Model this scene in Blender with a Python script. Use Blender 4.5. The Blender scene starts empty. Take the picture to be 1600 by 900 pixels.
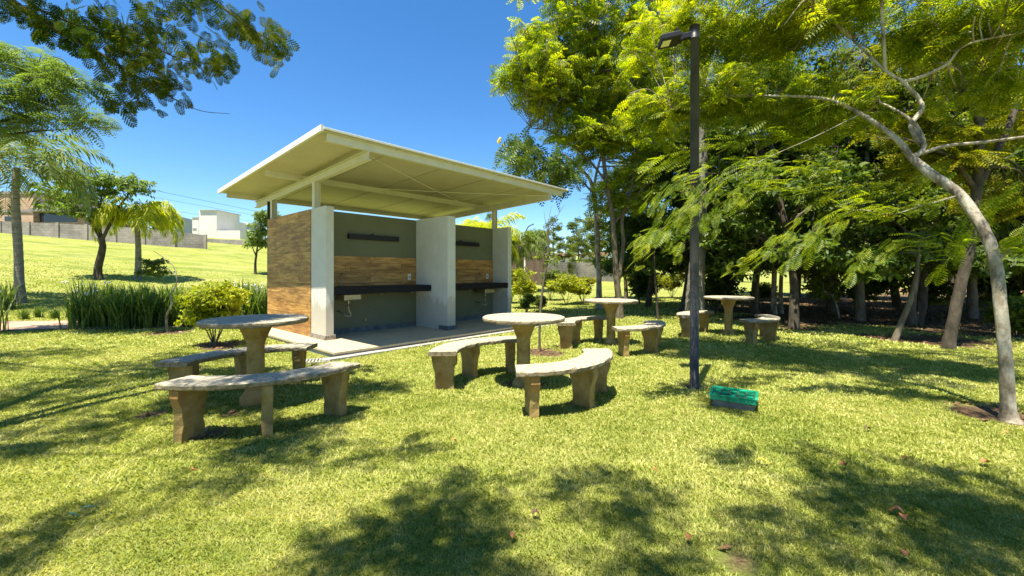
import bpy, math, random
import numpy as np
from mathutils import Vector, Matrix
rad = math.radians
rng = np.random.default_rng(7)
random.seed(7)
scene = bpy.context.scene
C = scene.collection

# ------------------------------------------------------------------ camera, light, exposure
F = 655.0; HZ = 426.0; CAMH = 1.26
cd = bpy.data.cameras.new('camera'); cam = bpy.data.objects.new('camera', cd); C.objects.link(cam)
cd.sensor_width = 36.0; cd.lens = F / 1600 * 36.0; cd.shift_y = -24.0 / 1600
cd.clip_start = 0.05; cd.clip_end = 3000
cam.location = (0, 0, CAMH); cam.rotation_euler = (rad(90), 0, 0)
scene.camera = cam
SH = (0.169, 0.278)                       # how far a shadow travels per metre of height
sdir = Vector((-SH[0], -SH[1], 1)).normalized()
world = bpy.data.worlds.new("World"); scene.world = world; world.use_nodes = True
wn = world.node_tree.nodes; wl = world.node_tree.links; wn.clear()
sky = wn.new('ShaderNodeTexSky'); sky.sky_type = 'NISHITA'; sky.sun_disc = False
sky.sun_elevation = math.asin(sdir.z); sky.sun_rotation = math.atan2(sdir.x, sdir.y)
sky.altitude = 600; sky.air_density = 1.0; sky.dust_density = 0.25; sky.ozone_density = 4.0
bgn = wn.new('ShaderNodeBackground'); bgn.inputs['Strength'].default_value = 0.086
wo = wn.new('ShaderNodeOutputWorld')
hs = wn.new('ShaderNodeHueSaturation'); hs.inputs['Saturation'].default_value = 1.25
wl.new(sky.outputs[0], hs.inputs['Color']); wl.new(hs.outputs[0], bgn.inputs['Color']); wl.new(bgn.outputs[0], wo.inputs['Surface'])
sd = bpy.data.lights.new('sun', 'SUN'); sun = bpy.data.objects.new('sun', sd); C.objects.link(sun)
sd.energy = 5.0; sd.angle = rad(0.5); sd.color = (1.0, 0.94, 0.79)
sun.rotation_euler = sdir.to_track_quat('Z', 'Y').to_euler(); sun.location = (0, 0, 30)
vs = scene.view_settings
vs.view_transform = 'Standard'; vs.look = 'None'; vs.exposure = 1.42; vs.gamma = 1; vs.use_curve_mapping = False
scene.cycles.max_bounces = 6; scene.cycles.diffuse_bounces = 4; scene.cycles.transmission_bounces = 3
scene.cycles.glossy_bounces = 2; scene.cycles.transparent_max_bounces = 4
scene.cycles.sample_clamp_indirect = 6

# ------------------------------------------------------------------ helpers
def P(u, v, Y):
    """point at distance Y seen at photo position u, v"""
    return np.array([(u - 800) / F * Y, Y, CAMH - (v - HZ) / F * Y])
D1 = np.array([math.sin(rad(42)), math.cos(rad(42))]); D2 = np.array([-math.cos(rad(42)), math.sin(rad(42))])
def smooth(a, b, x):
    t = np.clip((x - a) / (b - a), 0, 1); return t * t * (3 - 2 * t)
def terr(x, y):
    x = np.asarray(x, float); y = np.asarray(y, float)
    k = D2[0] * x + D2[1] * y
    e = k - 16.5
    z = 0.122 * (0.5 * (e + np.sqrt(e * e + 4.0))) - 0.122 * 0.06
    z = z - 0.122 * 0.5 * (np.sqrt((0 - 16.5) ** 2 + 4) - 16.5)
    z = np.where(k > 62, z - 0.122 * (k - 62), z)
    z = z * smooth(10, 15, k)
    z = z + (1 - smooth(9, 14, y)) * (0.012 * np.sin(x * 1.7 + 0.6 * y) + 0.010 * np.sin(y * 2.3 - x * .8) + 0.006 * np.sin(3.9 * x + 1.1)*np.sin(4.3*y))
    return z
def G(u, v):
    """ground point seen at photo position u, v"""
    lo, hi = 1.0, 200.0
    Y = CAMH * F / max(v - HZ, 1e-3)
    for Yt in np.linspace(1, 90, 1500):
        if CAMH - (v - HZ) / F * Yt <= terr((u - 800) / F * Yt, Yt):
            Y = Yt; break
    x = (u - 800) / F * Y
    return np.array([x, Y, float(terr(x, Y))])

def tag(o, label=None, cat=None, group=None, kind=None):
    if label: o['label'] = label
    if cat: o['category'] = cat
    if group: o['group'] = group
    if kind: o['kind'] = kind
    return o
def empty(name, loc, rz=0, label=None, cat=None, group=None):
    o = bpy.data.objects.new(name, None); C.objects.link(o); o.empty_display_size = .2
    o.location = tuple(float(a) for a in loc); o.rotation_euler = (0, 0, rz)
    return tag(o, label, cat, group)
def link_mesh(name, me, mat, parent=None, local=False, smoothf=False):
    o = bpy.data.objects.new(name, me); C.objects.link(o)
    if mat: me.materials.append(mat)
    if smoothf: me.polygons.foreach_set('use_smooth', np.ones(len(me.polygons), bool))
    if parent is not None:
        o.parent = parent
        if not local:
            M = Matrix.Translation(parent.location) @ Matrix.Rotation(parent.rotation_euler[2], 4, 'Z')
            if parent.parent is not None:
                pp = parent.parent
                M = Matrix.Translation(pp.location) @ Matrix.Rotation(pp.rotation_euler[2], 4, 'Z') @ M
            me.transform(M.inverted())
    return o
def mesh_np(name, V, Q, mat, parent=None, local=False, smoothf=False):
    """V (n,3), Q (m,k) faces of equal size"""
    V = np.asarray(V, np.float32); Q = np.asarray(Q, np.int32)
    me = bpy.data.meshes.new(name)
    me.vertices.add(len(V)); me.vertices.foreach_set('co', V.ravel())
    k = Q.shape[1]
    me.loops.add(Q.size); me.loops.foreach_set('vertex_index', Q.ravel())
    me.polygons.add(len(Q)); me.polygons.foreach_set('loop_start', np.arange(0, Q.size, k, dtype=np.int32))
    me.update(calc_edges=True)
    return link_mesh(name, me, mat, parent, local, smoothf)

class MB:
    """collects shapes, then links them as one mesh"""
    def __init__(s): s.V = []; s.F = []; s.n = 0; s.sm = []
    def add(s, V, Fs, sm=False):
        V = np.asarray(V, float)
        s.V.append(V); s.F += [tuple(int(i) + s.n for i in f) for f in Fs]; s.n += len(V); s.sm += [sm] * len(Fs)
        return s
    def box(s, lo, hi, fr=None):
        x0, y0, z0 = lo; x1, y1, z1 = hi
        V = np.array([(x0,y0,z0),(x1,y0,z0),(x1,y1,z0),(x0,y1,z0),(x0,y0,z1),(x1,y0,z1),(x1,y1,z1),(x0,y1,z1)], float)
        if fr: V = fr(V)
        return s.add(V, [(0,3,2,1),(4,5,6,7),(0,1,5,4),(1,2,6,5),(2,3,7,6),(3,0,4,7)])
    def tube(s, pts, r, n=8, cap=True):
        V, Fq = tube_np(pts, r, n); Fs = [tuple(f) for f in Fq]
        m = len(pts)
        s.add(V, Fs, True)
        if cap:
            s.F.append(tuple(s.n - m * n + i for i in range(n))[::-1]); s.sm.append(False)
            s.F.append(tuple(s.n - n + i for i in range(n))); s.sm.append(False)
        return s
    def lathe(s, prof, n=24, c=(0, 0, 0), wob=0.0):
        V = []
        for r, z in prof:
            for i in range(n):
                a = 2 * math.pi * i / n; q = 1 + wob * math.sin(3 * a + z * 17) * .5 + wob * random.uniform(-.5, .5)
                V.append((c[0] + r * q * math.cos(a), c[1] + r * q * math.sin(a), c[2] + z))
        Fs = []
        for j in range(len(prof) - 1):
            for i in range(n):
                k = (i + 1) % n; Fs.append((j*n+i, j*n+k, (j+1)*n+k, (j+1)*n+i))
        b = s.n; s.add(V, Fs, True)
        s.F.append(tuple(b + i for i in range(n))[::-1]); s.sm.append(False)
        s.F.append(tuple(b + (len(prof)-1)*n + i for i in range(n))); s.sm.append(False)
        return s
    def build(s, name, mat, parent=None, local=False, bevel=0.0):
        me = bpy.data.meshes.new(name)
        me.from_pydata([tuple(v) for v in np.concatenate(s.V)], [], s.F)
        me.polygons.foreach_set('use_smooth', s.sm); me.update()
        o = link_mesh(name, me, mat, parent, local)
        if bevel:
            b = o.modifiers.new('bevel', 'BEVEL'); b.width = bevel; b.segments = 2; b.limit_method = 'ANGLE'; b.angle_limit = rad(35)
        return o
def tube_np(pts, r, n=6):
    pts = np.asarray(pts, float); m = len(pts)
    r = np.broadcast_to(np.asarray(r, float), (m,))
    T = np.gradient(pts, axis=0); T /= (np.linalg.norm(T, axis=1, keepdims=True) + 1e-9)
    ref = np.array([0, 0, 1.0]) if abs(T[:, 2]).mean() < .8 else np.array([1.0, 0, 0])
    A = np.cross(T, ref); A /= (np.linalg.norm(A, axis=1, keepdims=True) + 1e-9); B = np.cross(T, A)
    a = np.arange(n) / n * 2 * math.pi
    V = pts[:, None, :] + r[:, None, None] * (A[:, None, :] * np.cos(a)[None, :, None] + B[:, None, :] * np.sin(a)[None, :, None])
    j, i = np.meshgrid(np.arange(m - 1), np.arange(n), indexing='ij'); k = (i + 1) % n
    Q = np.stack([j*n+i, (j+1)*n+i, (j+1)*n+k, j*n+k], -1).reshape(-1, 4)
    return V.reshape(-1, 3), Q
def spline(pts, sub=6):
    pts = np.asarray(pts, float)
    if len(pts) < 3:
        t = np.linspace(0, 1, sub + 1)[:, None]; return pts[0] * (1 - t) + pts[-1] * t
    Pp = np.vstack([2 * pts[0] - pts[1], pts, 2 * pts[-1] - pts[-2]]); out = []
    for i in range(1, len(Pp) - 2):
        for t in np.linspace(0, 1, sub, endpoint=False):
            a, b, c, d = Pp[i-1], Pp[i], Pp[i+1], Pp[i+2]
            out.append(.5 * ((2*b) + (-a+c)*t + (2*a-5*b+4*c-d)*t*t + (-a+3*b-3*c+d)*t**3))
    out.append(pts[-1]); return np.array(out)

# ------------------------------------------------------------------ materials
def mat(name):
    m = bpy.data.materials.new(name); m.use_nodes = True
    nt = m.node_tree; nt.nodes.clear()
    out = nt.nodes.new('ShaderNodeOutputMaterial'); b = nt.nodes.new('ShaderNodeBsdfPrincipled')
    nt.links.new(b.outputs[0], out.inputs[0])
    return m, nt, b, out
def N(nt, t, **kw):
    n = nt.nodes.new(t)
    for k, v in kw.items():
        if k in n.inputs: n.inputs[k].default_value = v
        else: setattr(n, k, v)
    return n
def ramp(nt, fac, stops):
    r = nt.nodes.new('ShaderNodeValToRGB'); e = r.color_ramp.elements
    while len(e) < len(stops): e.new(.5)
    for el, (p, c) in zip(e, stops): el.position = p; el.color = (c[0], c[1], c[2], 1)
    nt.links.new(fac, r.inputs[0]); return r.outputs[0]
def noise(nt, scale, detail=4, rough=.6, vec=None, stretch=None, coord='Object'):
    n = nt.nodes.new('ShaderNodeTexNoise'); n.inputs['Scale'].default_value = scale
    n.inputs['Detail'].default_value = detail; n.inputs['Roughness'].default_value = rough
    if vec is None:
        tc = nt.nodes.new('ShaderNodeTexCoord'); vec = tc.outputs[coord]
    if stretch:
        mp = nt.nodes.new('ShaderNodeMapping'); mp.inputs['Scale'].default_value = stretch
        nt.links.new(vec, mp.inputs[0]); vec = mp.outputs[0]
    nt.links.new(vec, n.inputs['Vector']); return n.outputs['Fac']
def bump(nt, b, fac, strength=.3, dist=.01):
    bp = nt.nodes.new('ShaderNodeBump'); bp.inputs['Strength'].default_value = strength; bp.inputs['Distance'].default_value = dist
    nt.links.new(fac, bp.inputs['Height']); nt.links.new(bp.outputs[0], b.inputs['Normal'])
def mixc(nt, fac, a, b, mode='MIX'):
    m = nt.nodes.new('ShaderNodeMix'); m.data_type = 'RGBA'; m.blend_type = mode
    for s, v in ((m.inputs[0], fac), (m.inputs[6], a), (m.inputs[7], b)):
        if hasattr(v, 'links'): nt.links.new(v, s)
        else: s.default_value = v if isinstance(v, float) else (v[0], v[1], v[2], 1)
    return m.outputs[2]
def surf(name, stops, scale=5, bscale=60, bstr=.3, bdist=.005, rough=.8, metal=0, spec=.3, detail=6, stretch=None):
    m, nt, b, _ = mat(name)
    f = noise(nt, scale, detail, .65, stretch=stretch)
    nt.links.new(ramp(nt, f, stops), b.inputs['Base Color'])
    b.inputs['Roughness'].default_value = rough; b.inputs['Metallic'].default_value = metal; b.inputs['Specular IOR Level'].default_value = spec
    if bstr: bump(nt, b, noise(nt, bscale, 4, .7, stretch=stretch), bstr, bdist)
    return m
def leafmat(name, c0, c1, c2, trans=.4, tcol=None, clump=1.2, rough=.5, spec=.3):
    m, nt, b, out = mat(name)
    geo = nt.nodes.new('ShaderNodeNewGeometry')
    cl = noise(nt, clump, 2, .5)
    add = N(nt, 'ShaderNodeMath', operation='MULTIPLY_ADD'); nt.links.new(geo.outputs['Random Per Island'], add.inputs[0]); add.inputs[1].default_value = .4
    sc = N(nt, 'ShaderNodeMath', operation='MULTIPLY_ADD'); nt.links.new(cl, sc.inputs[0]); sc.inputs[1].default_value = 1.0; sc.inputs[2].default_value = -.75
    sc2 = N(nt, 'ShaderNodeMath', operation='MULTIPLY_ADD'); nt.links.new(noise(nt, clump * 6, 2, .6), sc2.inputs[0]); sc2.inputs[1].default_value = 1.2; nt.links.new(sc.outputs[0], sc2.inputs[2])
    nt.links.new(sc2.outputs[0], add.inputs[2])
    col = ramp(nt, add.outputs[0], [(.1, c0), (.5, c1), (.95, c2)])
    nt.links.new(col, b.inputs['Base Color']); b.inputs['Roughness'].default_value = rough; b.inputs['Specular IOR Level'].default_value = spec
    tr = nt.nodes.new('ShaderNodeBsdfTranslucent')
    tc = mixc(nt, 1.0, col, tcol or (1.6, 1.7, .6), 'MULTIPLY'); nt.links.new(tc, tr.inputs[0])
    mx = nt.nodes.new('ShaderNodeMixShader'); mx.inputs[0].default_value = trans
    nt.links.new(b.outputs[0], mx.inputs[1]); nt.links.new(tr.outputs[0], mx.inputs[2]); nt.links.new(mx.outputs[0], out.inputs[0])
    return m

M = {}
M['concrete_top'] = surf('concrete_top', [(.3, (.15,.135,.10)), (.43, (.30,.26,.185)), (.55, (.42,.375,.275)), (.72, (.51,.465,.36))], 30, 90, .6, .006, .9, detail=10)
def ochre():
    m, nt, b, _ = mat('stained_concrete')
    tc = nt.nodes.new('ShaderNodeTexCoord'); sep = nt.nodes.new('ShaderNodeSeparateXYZ'); nt.links.new(tc.outputs['Object'], sep.inputs[0])
    f = noise(nt, 7, 8, .65)
    c = ramp(nt, f, [(.28, (.13,.085,.025)), (.45, (.27,.185,.06)), (.6, (.34,.25,.10)), (.75, (.45,.37,.20))])
    f2 = noise(nt, 3, 3, .5, stretch=(1, 1, .4))
    c2 = mixc(nt, ramp(nt, f2, [(.48, (0,0,0)), (.62, (.55,.55,.55))]), c, (.33,.155,.05))
    nt.links.new(c2, b.inputs['Base Color']); b.inputs['Roughness'].default_value = .92; b.inputs['Specular IOR Level'].default_value = .15
    bump(nt, b, noise(nt, 45, 8, .75), .7, .008)
    return m
M['concrete_leg'] = ochre()
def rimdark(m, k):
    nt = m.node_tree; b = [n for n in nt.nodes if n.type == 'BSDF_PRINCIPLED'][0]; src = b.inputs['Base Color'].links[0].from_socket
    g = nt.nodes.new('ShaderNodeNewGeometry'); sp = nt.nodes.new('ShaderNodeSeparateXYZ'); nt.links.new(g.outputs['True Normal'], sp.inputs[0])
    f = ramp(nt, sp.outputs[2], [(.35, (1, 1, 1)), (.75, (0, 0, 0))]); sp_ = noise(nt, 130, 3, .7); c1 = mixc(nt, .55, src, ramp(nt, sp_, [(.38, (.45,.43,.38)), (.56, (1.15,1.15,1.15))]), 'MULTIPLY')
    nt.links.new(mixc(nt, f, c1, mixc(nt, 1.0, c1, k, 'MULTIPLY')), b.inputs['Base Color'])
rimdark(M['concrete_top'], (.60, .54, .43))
def dirtbase(m, z1, col):
    nt = m.node_tree; b = [n for n in nt.nodes if n.type == 'BSDF_PRINCIPLED'][0]; src = b.inputs['Base Color'].links[0].from_socket
    tc = nt.nodes.new('ShaderNodeTexCoord'); sp = nt.nodes.new('ShaderNodeSeparateXYZ'); nt.links.new(tc.outputs['Object'], sp.inputs[0])
    a = N(nt, 'ShaderNodeMath', operation='MULTIPLY_ADD'); nt.links.new(noise(nt, 5, 6, .7, stretch=(1, 1, .4)), a.inputs[0]); a.inputs[1].default_value = -1.1; nt.links.new(sp.outputs[2], a.inputs[2])
    f = ramp(nt, a.outputs[0], [(0, (.7,.7,.7)), (z1, (0,0,0))]); nt.links.new(mixc(nt, f, src, col), b.inputs['Base Color'])
M['plaster'] = surf('plaster', [(.3, (.62,.61,.54)), (.7, (.72,.71,.64))], 3, 110, 1.0, .012, .9)
dirtbase(M['plaster'], .12, (.45,.40,.31))
M['olive'] = surf('olive_paint', [(.3, (.135,.14,.08)), (.7, (.16,.165,.10))], 2, 200, .25, .002, .7)
M['steel'] = surf('cream_steel', [(.3, (.62,.59,.49)), (.7, (.70,.67,.57))], 4, 80, .05, .001, .45)
def roofm():
    m, nt, b, _ = mat('roof_sheet')
    tc = nt.nodes.new('ShaderNodeTexCoord'); f = noise(nt, 2.2, 5, .6, vec=tc.outputs['Object'])
    w = nt.nodes.new('ShaderNodeTexWave'); w.inputs['Scale'].default_value = 8.0; w.bands_direction = 'X'; w.inputs['Distortion'].default_value = 0
    nt.links.new(tc.outputs['Object'], w.inputs[0])
    c = ramp(nt, f, [(.3, (.52,.47,.35)), (.7, (.60,.55,.42))]); nt.links.new(c, b.inputs['Base Color']); b.inputs['Roughness'].default_value = .5
    bump(nt, b, w.outputs['Fac'], .35, .01)
    return m
M['roof'] = roofm()
M['roof_edge'] = surf('roof_edge', [(.3, (.70,.68,.62)), (.7, (.78,.76,.70))], 6, 80, .05, .001, .4)
M['stone_skirt'] = surf('stone_skirt', [(.35, (.10,.09,.075)), (.5, (.24,.215,.175)), (.65, (.36,.33,.28))], 28, 90, .5, .004, .7)
M['dark_skirt'] = surf('dark_skirt', [(.35, (.07,.08,.085)), (.65, (.14,.15,.15))], 8, 60, .2, .002, .6)
def slabm():
    m, nt, b, _ = mat('floor_tile')
    tc = nt.nodes.new('ShaderNodeTexCoord')
    br = nt.nodes.new('ShaderNodeTexBrick'); br.offset = 0
    br.inputs['Scale'].default_value = 1; br.inputs['Brick Width'].default_value = .6; br.inputs['Row Height'].default_value = .6; br.inputs['Mortar Size'].default_value = .004
    br.inputs['Color1'].default_value = (.50,.40,.25,1); br.inputs['Color2'].default_value = (.46,.37,.235,1); br.inputs['Mortar'].default_value = (.25,.22,.17,1)
    nt.links.new(tc.outputs['Object'], br.inputs[0])
    f = noise(nt, 6, 6, .6); c = mixc(nt, .5, br.outputs[0], ramp(nt, f, [(.3, (.8,.8,.8)), (.7, (1.1,1.1,1.1))]), 'MULTIPLY')
    nt.links.new(c, b.inputs['Base Color']); b.inputs['Roughness'].default_value = .6
    bump(nt, b, f, .1, .002); return m
M['slab'] = slabm()
M['slab_side'] = surf('slab_side', [(.3, (.25,.23,.20)), (.7, (.40,.38,.34))], 10, 80, .4, .004, .85)
def woodm(name, axis, tint=1.0):
    m, nt, b, _ = mat(name)
    tc = nt.nodes.new('ShaderNodeTexCoord'); mp = nt.nodes.new('ShaderNodeMapping')
    # use (along, height) as the brick plane
    sep = nt.nodes.new('ShaderNodeSeparateXYZ'); nt.links.new(tc.outputs['Object'], sep.inputs[0])
    cmb = nt.nodes.new('ShaderNodeCombineXYZ'); nt.links.new(sep.outputs[axis], cmb.inputs[0]); nt.links.new(sep.outputs[2], cmb.inputs[1])
    br = nt.nodes.new('ShaderNodeTexBrick'); br.offset = .37; br.offset_frequency = 2
    br.inputs['Scale'].default_value = 1; br.inputs['Brick Width'].default_value = 1.15; br.inputs['Row Height'].default_value = .196
    br.inputs['Mortar Size'].default_value = .0025; br.inputs['Bias'].default_value = 0
    br.inputs['Color1'].default_value = (0,0,0,1); br.inputs['Color2'].default_value = (1,1,1,1); br.inputs['Mortar'].default_value = (.5,.5,.5,1)
    nt.links.new(cmb.outputs[0], br.inputs[0])
    ad = N(nt, 'ShaderNodeVectorMath', operation='MULTIPLY_ADD'); nt.links.new(br.outputs['Color'], ad.inputs[0]); ad.inputs[1].default_value = (7.3, 3.1, 5); nt.links.new(cmb.outputs[0], ad.inputs[2])
    g = noise(nt, 2.2, 9, .68, vec=ad.outputs[0], stretch=(1.1, 8, 1)); g2 = noise(nt, 1.0, 4, .6, vec=ad.outputs[0], stretch=(1.6, 5, 1))
    c = ramp(nt, g, [(.28, (.09*tint,.045*tint,.015*tint)), (.42, (.27*tint,.135*tint,.036*tint)), (.54, (.44*tint,.245*tint,.07*tint)), (.70, (.60*tint,.37*tint,.125*tint))])
    c = mixc(nt, ramp(nt, g2, [(.35, (.75,.75,.75)), (.5, (0,0,0))]), c, (.2*tint,.09*tint,.03*tint))
    vt = ramp(nt, br.outputs['Color'], [(0, (.78,.78,.78)), (1, (1.12,1.1,1.05))]); c = mixc(nt, 1.0, c, vt, 'MULTIPLY')
    c = mixc(nt, br.outputs['Fac'], c, (.05,.03,.015))
    nt.links.new(c, b.inputs['Base Color']); b.inputs['Roughness'].default_value = .55; bump(nt, b, g, .15, .002)
    return m
M['wood_side'] = woodm('wood_tile_side', 1, 1.15)
M['wood_back'] = woodm('wood_tile_back', 0, 1.1)
M['granite'] = surf('black_granite', [(.4, (.006,.006,.009)), (.7, (.014,.014,.02))], 40, 0, 0, 0, .55, spec=.2)
M['black'] = surf('black_paint', [(.3, (.01,.01,.014)), (.7, (.016,.016,.022))], 8, 60, .1, .002, .45)
M['pole'] = surf('grey_black_pole', [(.3, (.022,.022,.024)), (.7, (.05,.05,.054))], 6, 40, .1, .002, .5)
M['inox'] = surf('stainless', [(.3, (.28,.25,.17)), (.7, (.40,.37,.28))], 20, 0, 0, 0, .35, metal=.8)
M['white_plastic'] = surf('white_plastic', [(.3, (.6,.6,.57)), (.7, (.7,.7,.66))], 4, 0, 0, 0, .4)
M['lens'] = surf('lamp_lens', [(.3, (.75,.70,.5)), (.7, (.85,.8,.6))], 14, 0, 0, 0, .3)
M['box_base'] = surf('box_base', [(.3, (.10,.10,.08)), (.7, (.22,.21,.18))], 14, 60, .5, .005, .9)
M['crate'] = surf('green_plastic', [(.35, (.0,.14,.065)), (.5, (.0,.24,.12)), (.65, (.03,.42,.25))], 9, 40, .3, .004, .45)
M['crate_recess_shade'] = surf('recess_shade_green', [(.3, (.02,.06,.04)), (.7, (.03,.09,.06))], 9, 40, .3, .004, .6)  # darker green paints in the shade of the lid recess
M['bark_pale'] = surf('bark_pale', [(.36, (.10,.08,.055)), (.47, (.24,.20,.145)), (.6, (.40,.36,.285))], 9, 40, .8, .012, .9, stretch=(1, 1, .5))
M['bark_dark'] = surf('bark_dark', [(.3, (.030,.024,.016)), (.5, (.065,.052,.036)), (.7, (.12,.10,.07))], 9, 30, .9, .015, .95, stretch=(1, 1, .4))
M['bark_mid'] = surf('bark_mid', [(.3, (.07,.055,.035)), (.5, (.13,.105,.07)), (.7, (.2,.17,.12))], 9, 30, .9, .012, .95, stretch=(1, 1, .4))
M['bark_palm'] = surf('bark_palm', [(.3, (.10,.09,.07)), (.5, (.20,.185,.15)), (.7, (.28,.26,.21))], 5, 14, .9, .02, .95, stretch=(.6, .6, 3))
M['leaf_bright'] = leafmat('leaf_bright', (.045,.085,.007), (.14,.20,.010), (.36,.37,.018), .55, tcol=(2.1, 2.0, .45), clump=.9)
M['leaf_gold'] = leafmat('leaf_gold', (.10,.12,.008), (.20,.20,.008), (.32,.28,.012), .5)
M['leaf_mid'] = leafmat('leaf_mid', (.040,.070,.010), (.105,.145,.012), (.23,.26,.018), .42)
M['leaf_dark'] = leafmat('leaf_dark', (.024,.050,.009), (.065,.11,.013), (.17,.22,.020), .36, clump=.8, rough=.5, spec=.3)
M['leaf_over'] = leafmat('leaf_over', (.022,.048,.008), (.05,.085,.010), (.17,.17,.012), .4, clump=1.6, rough=.9, spec=0.0)
M['leaf_blue'] = leafmat('leaf_pale', (.07,.12,.03), (.13,.19,.05), (.22,.27,.06), .4)
M['palm_yellow'] = leafmat('palm_yellow', (.16,.20,.012), (.34,.36,.02), (.52,.50,.03), .55)
M['palm_green'] = leafmat('palm_green', (.06,.10,.02), (.12,.165,.035), (.22,.24,.06), .4)
M['shrub_yellow'] = leafmat('shrub_yellow', (.14,.19,.01), (.30,.32,.012), (.46,.44,.02), .4)
M['strap'] = leafmat('strap_leaf', (.03,.065,.012), (.085,.14,.022), (.26,.29,.07), .35, clump=2.5)
M['grass_blade'] = leafmat('grass_blade', (.18,.235,.035), (.37,.41,.09), (.60,.58,.24), .35, tcol=(1.35, 1.3, .7), clump=1.1, rough=.6, spec=.2)
M['petal'] = surf('white_petal', [(.3, (.7,.7,.75)), (.7, (.8,.8,.85))], 4, 0, 0, 0, .7)
M['yellow_petal'] = surf('yellow_petal', [(.3, (.8,.5,.02)), (.7, (.9,.6,.03))], 4, 0, 0, 0, .7)
M['dry_leaf'] = surf('dry_leaf', [(.3, (.20,.07,.025)), (.5, (.42,.17,.06)), (.7, (.55,.28,.11))], 18, 60, .5, .003, .7)
M['dry_dark'] = surf('dry_leaf_dark', [(.3, (.06,.03,.02)), (.7, (.15,.08,.05))], 18, 60, .5, .003, .7)
M['dry_yellow'] = surf('dry_leaf_yellow', [(.3, (.55,.38,.03)), (.7, (.7,.5,.06))], 18, 60, .5, .003, .7)
M['teal_leaf'] = surf('green_fallen_leaf', [(.3, (.03,.09,.06)), (.7, (.06,.14,.09))], 18, 60, .5, .003, .5)
M['house_white'] = surf('house_white', [(.3, (.60,.56,.50)), (.7, (.70,.66,.60))], .6, 20, .1, .01, .9)
M['house_grey'] = surf('house_grey', [(.3, (.36,.38,.42)), (.7, (.42,.44,.48))], .6, 20, .1, .01, .9)
M['house_dark'] = surf('house_dark', [(.3, (.03,.03,.04)), (.7, (.05,.05,.06))], .6, 20, .1, .01, .8)
M['glass'] = surf('dark_glass', [(.3, (.02,.025,.03)), (.7, (.03,.035,.045))], 2, 0, 0, 0, .1, spec=.6)
M['roof_tile'] = surf('roof_tile', [(.3, (.28,.16,.10)), (.7, (.36,.22,.15))], 3, 12, .5, .03, .9)
def brickm(name, c1, c2, mo, bw, rh, ms, axis=0, blot=None):
    m, nt, b, _ = mat(name)
    tc = nt.nodes.new('ShaderNodeTexCoord'); sep = nt.nodes.new('ShaderNodeSeparateXYZ'); nt.links.new(tc.outputs['Object'], sep.inputs[0])
    cmb = nt.nodes.new('ShaderNodeCombineXYZ'); nt.links.new(sep.outputs[0], cmb.inputs[0]); nt.links.new(sep.outputs[axis], cmb.inputs[1])
    br = nt.nodes.new('ShaderNodeTexBrick'); br.inputs['Scale'].default_value = 1; br.inputs['Brick Width'].default_value = bw; br.inputs['Row Height'].default_value = rh
    br.inputs['Mortar Size'].default_value = ms; br.inputs['Color1'].default_value = (*c1, 1); br.inputs['Color2'].default_value = (*c2, 1); br.inputs['Mortar'].default_value = (*mo, 1)
    nt.links.new(cmb.outputs[0], br.inputs[0])
    f = noise(nt, .9, 8, .65)
    c = mixc(nt, 1.0, br.outputs[0], ramp(nt, f, [(.3, (.55,.55,.55)), (.5, (.9,.9,.9)), (.7, (1.15,1.12,1.08))]), 'MULTIPLY')
    nt.links.new(c, b.inputs['Base Color']); b.inputs['Roughness'].default_value = .95
    bump(nt, b, br.outputs['Fac'], -.5, .01); return m
M['block_wall'] = brickm('block_wall', (.27,.24,.21), (.34,.30,.26), (.22,.20,.18), .4, .2, .015, 2)
M['red_brick'] = brickm('red_brick', (.45,.24,.14), (.52,.32,.20), (.45,.40,.34), .3, .2, .02, 2)
M['path_brick'] = brickm('path_brick', (.42,.26,.18), (.50,.33,.22), (.28,.24,.14), .22, .11, .010, 1)
M['brown_wall'] = surf('brown_wall', [(.3, (.12,.08,.06)), (.7, (.22,.16,.12))], 2, 10, .4, .02, .9, stretch=(3, 3, .3))
M['cloud'] = None

# soil patches: (x, y, radius)
SOIL = []
def soil_add(u, v, r): g = G(u, v); SOIL.append((g[0], g[1], r)); return g
soil_add(262, 520, .42); soil_add(337, 541, .45); soil_add(842, 551, .40); soil_add(1572, 650, .42)
soil_add(1397, 530, .6); soil_add(1480, 535, .8); soil_add(1245, 514, .5); soil_add(1150, 880, .09)
soil_add(1085, 606, .13); soil_add(330, 680, .2); soil_add(815, 600, .26); soil_add(235, 650, .13); soil_add(360, 648, .12)
GROVE = [(7.4, 11.3, 1.6), (10.8, 9.9, 3.2), (14, 10, 4.5), (9.6, 13.6, 3.6), (14, 15, 5), (20, 13, 6), (20, 20, 7), (12, 19, 4)]
SHELT = np.array([-3.24, 7.29])
def ts(x, y):
    dx = x - SHELT[0]; dy = y - SHELT[1]
    return dx * D1[0] + dy * D1[1], dx * D2[0] + dy * D2[1]
def bare(x, y):
    """1 where the ground is bare soil or leaf litter"""
    m = np.zeros_like(x)
    wob = .16 * np.sin(x * 6 + y * 3) + .12 * np.sin(y * 9 - x * 4) + .1 * np.sin(x * 17 + 2 * y) * np.sin(13 * y)
    for sx, sy, r in SOIL:
        d = np.hypot(x - sx, (y - sy)) / r; m = np.maximum(m, 1 - smooth(.65, 1.05, d + wob))
    wob2 = .1 * np.sin(x * 2.1 + y) + .08 * np.sin(y * 3.3 - x * 1.3) + .06 * np.sin(x * 7 + y * 5)
    for sx, sy, r in GROVE:
        d = np.hypot(x - sx, (y - sy)) / r; m = np.maximum(m, .95 * (1 - smooth(.7, 1.02, d + wob2)))
    return m

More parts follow.
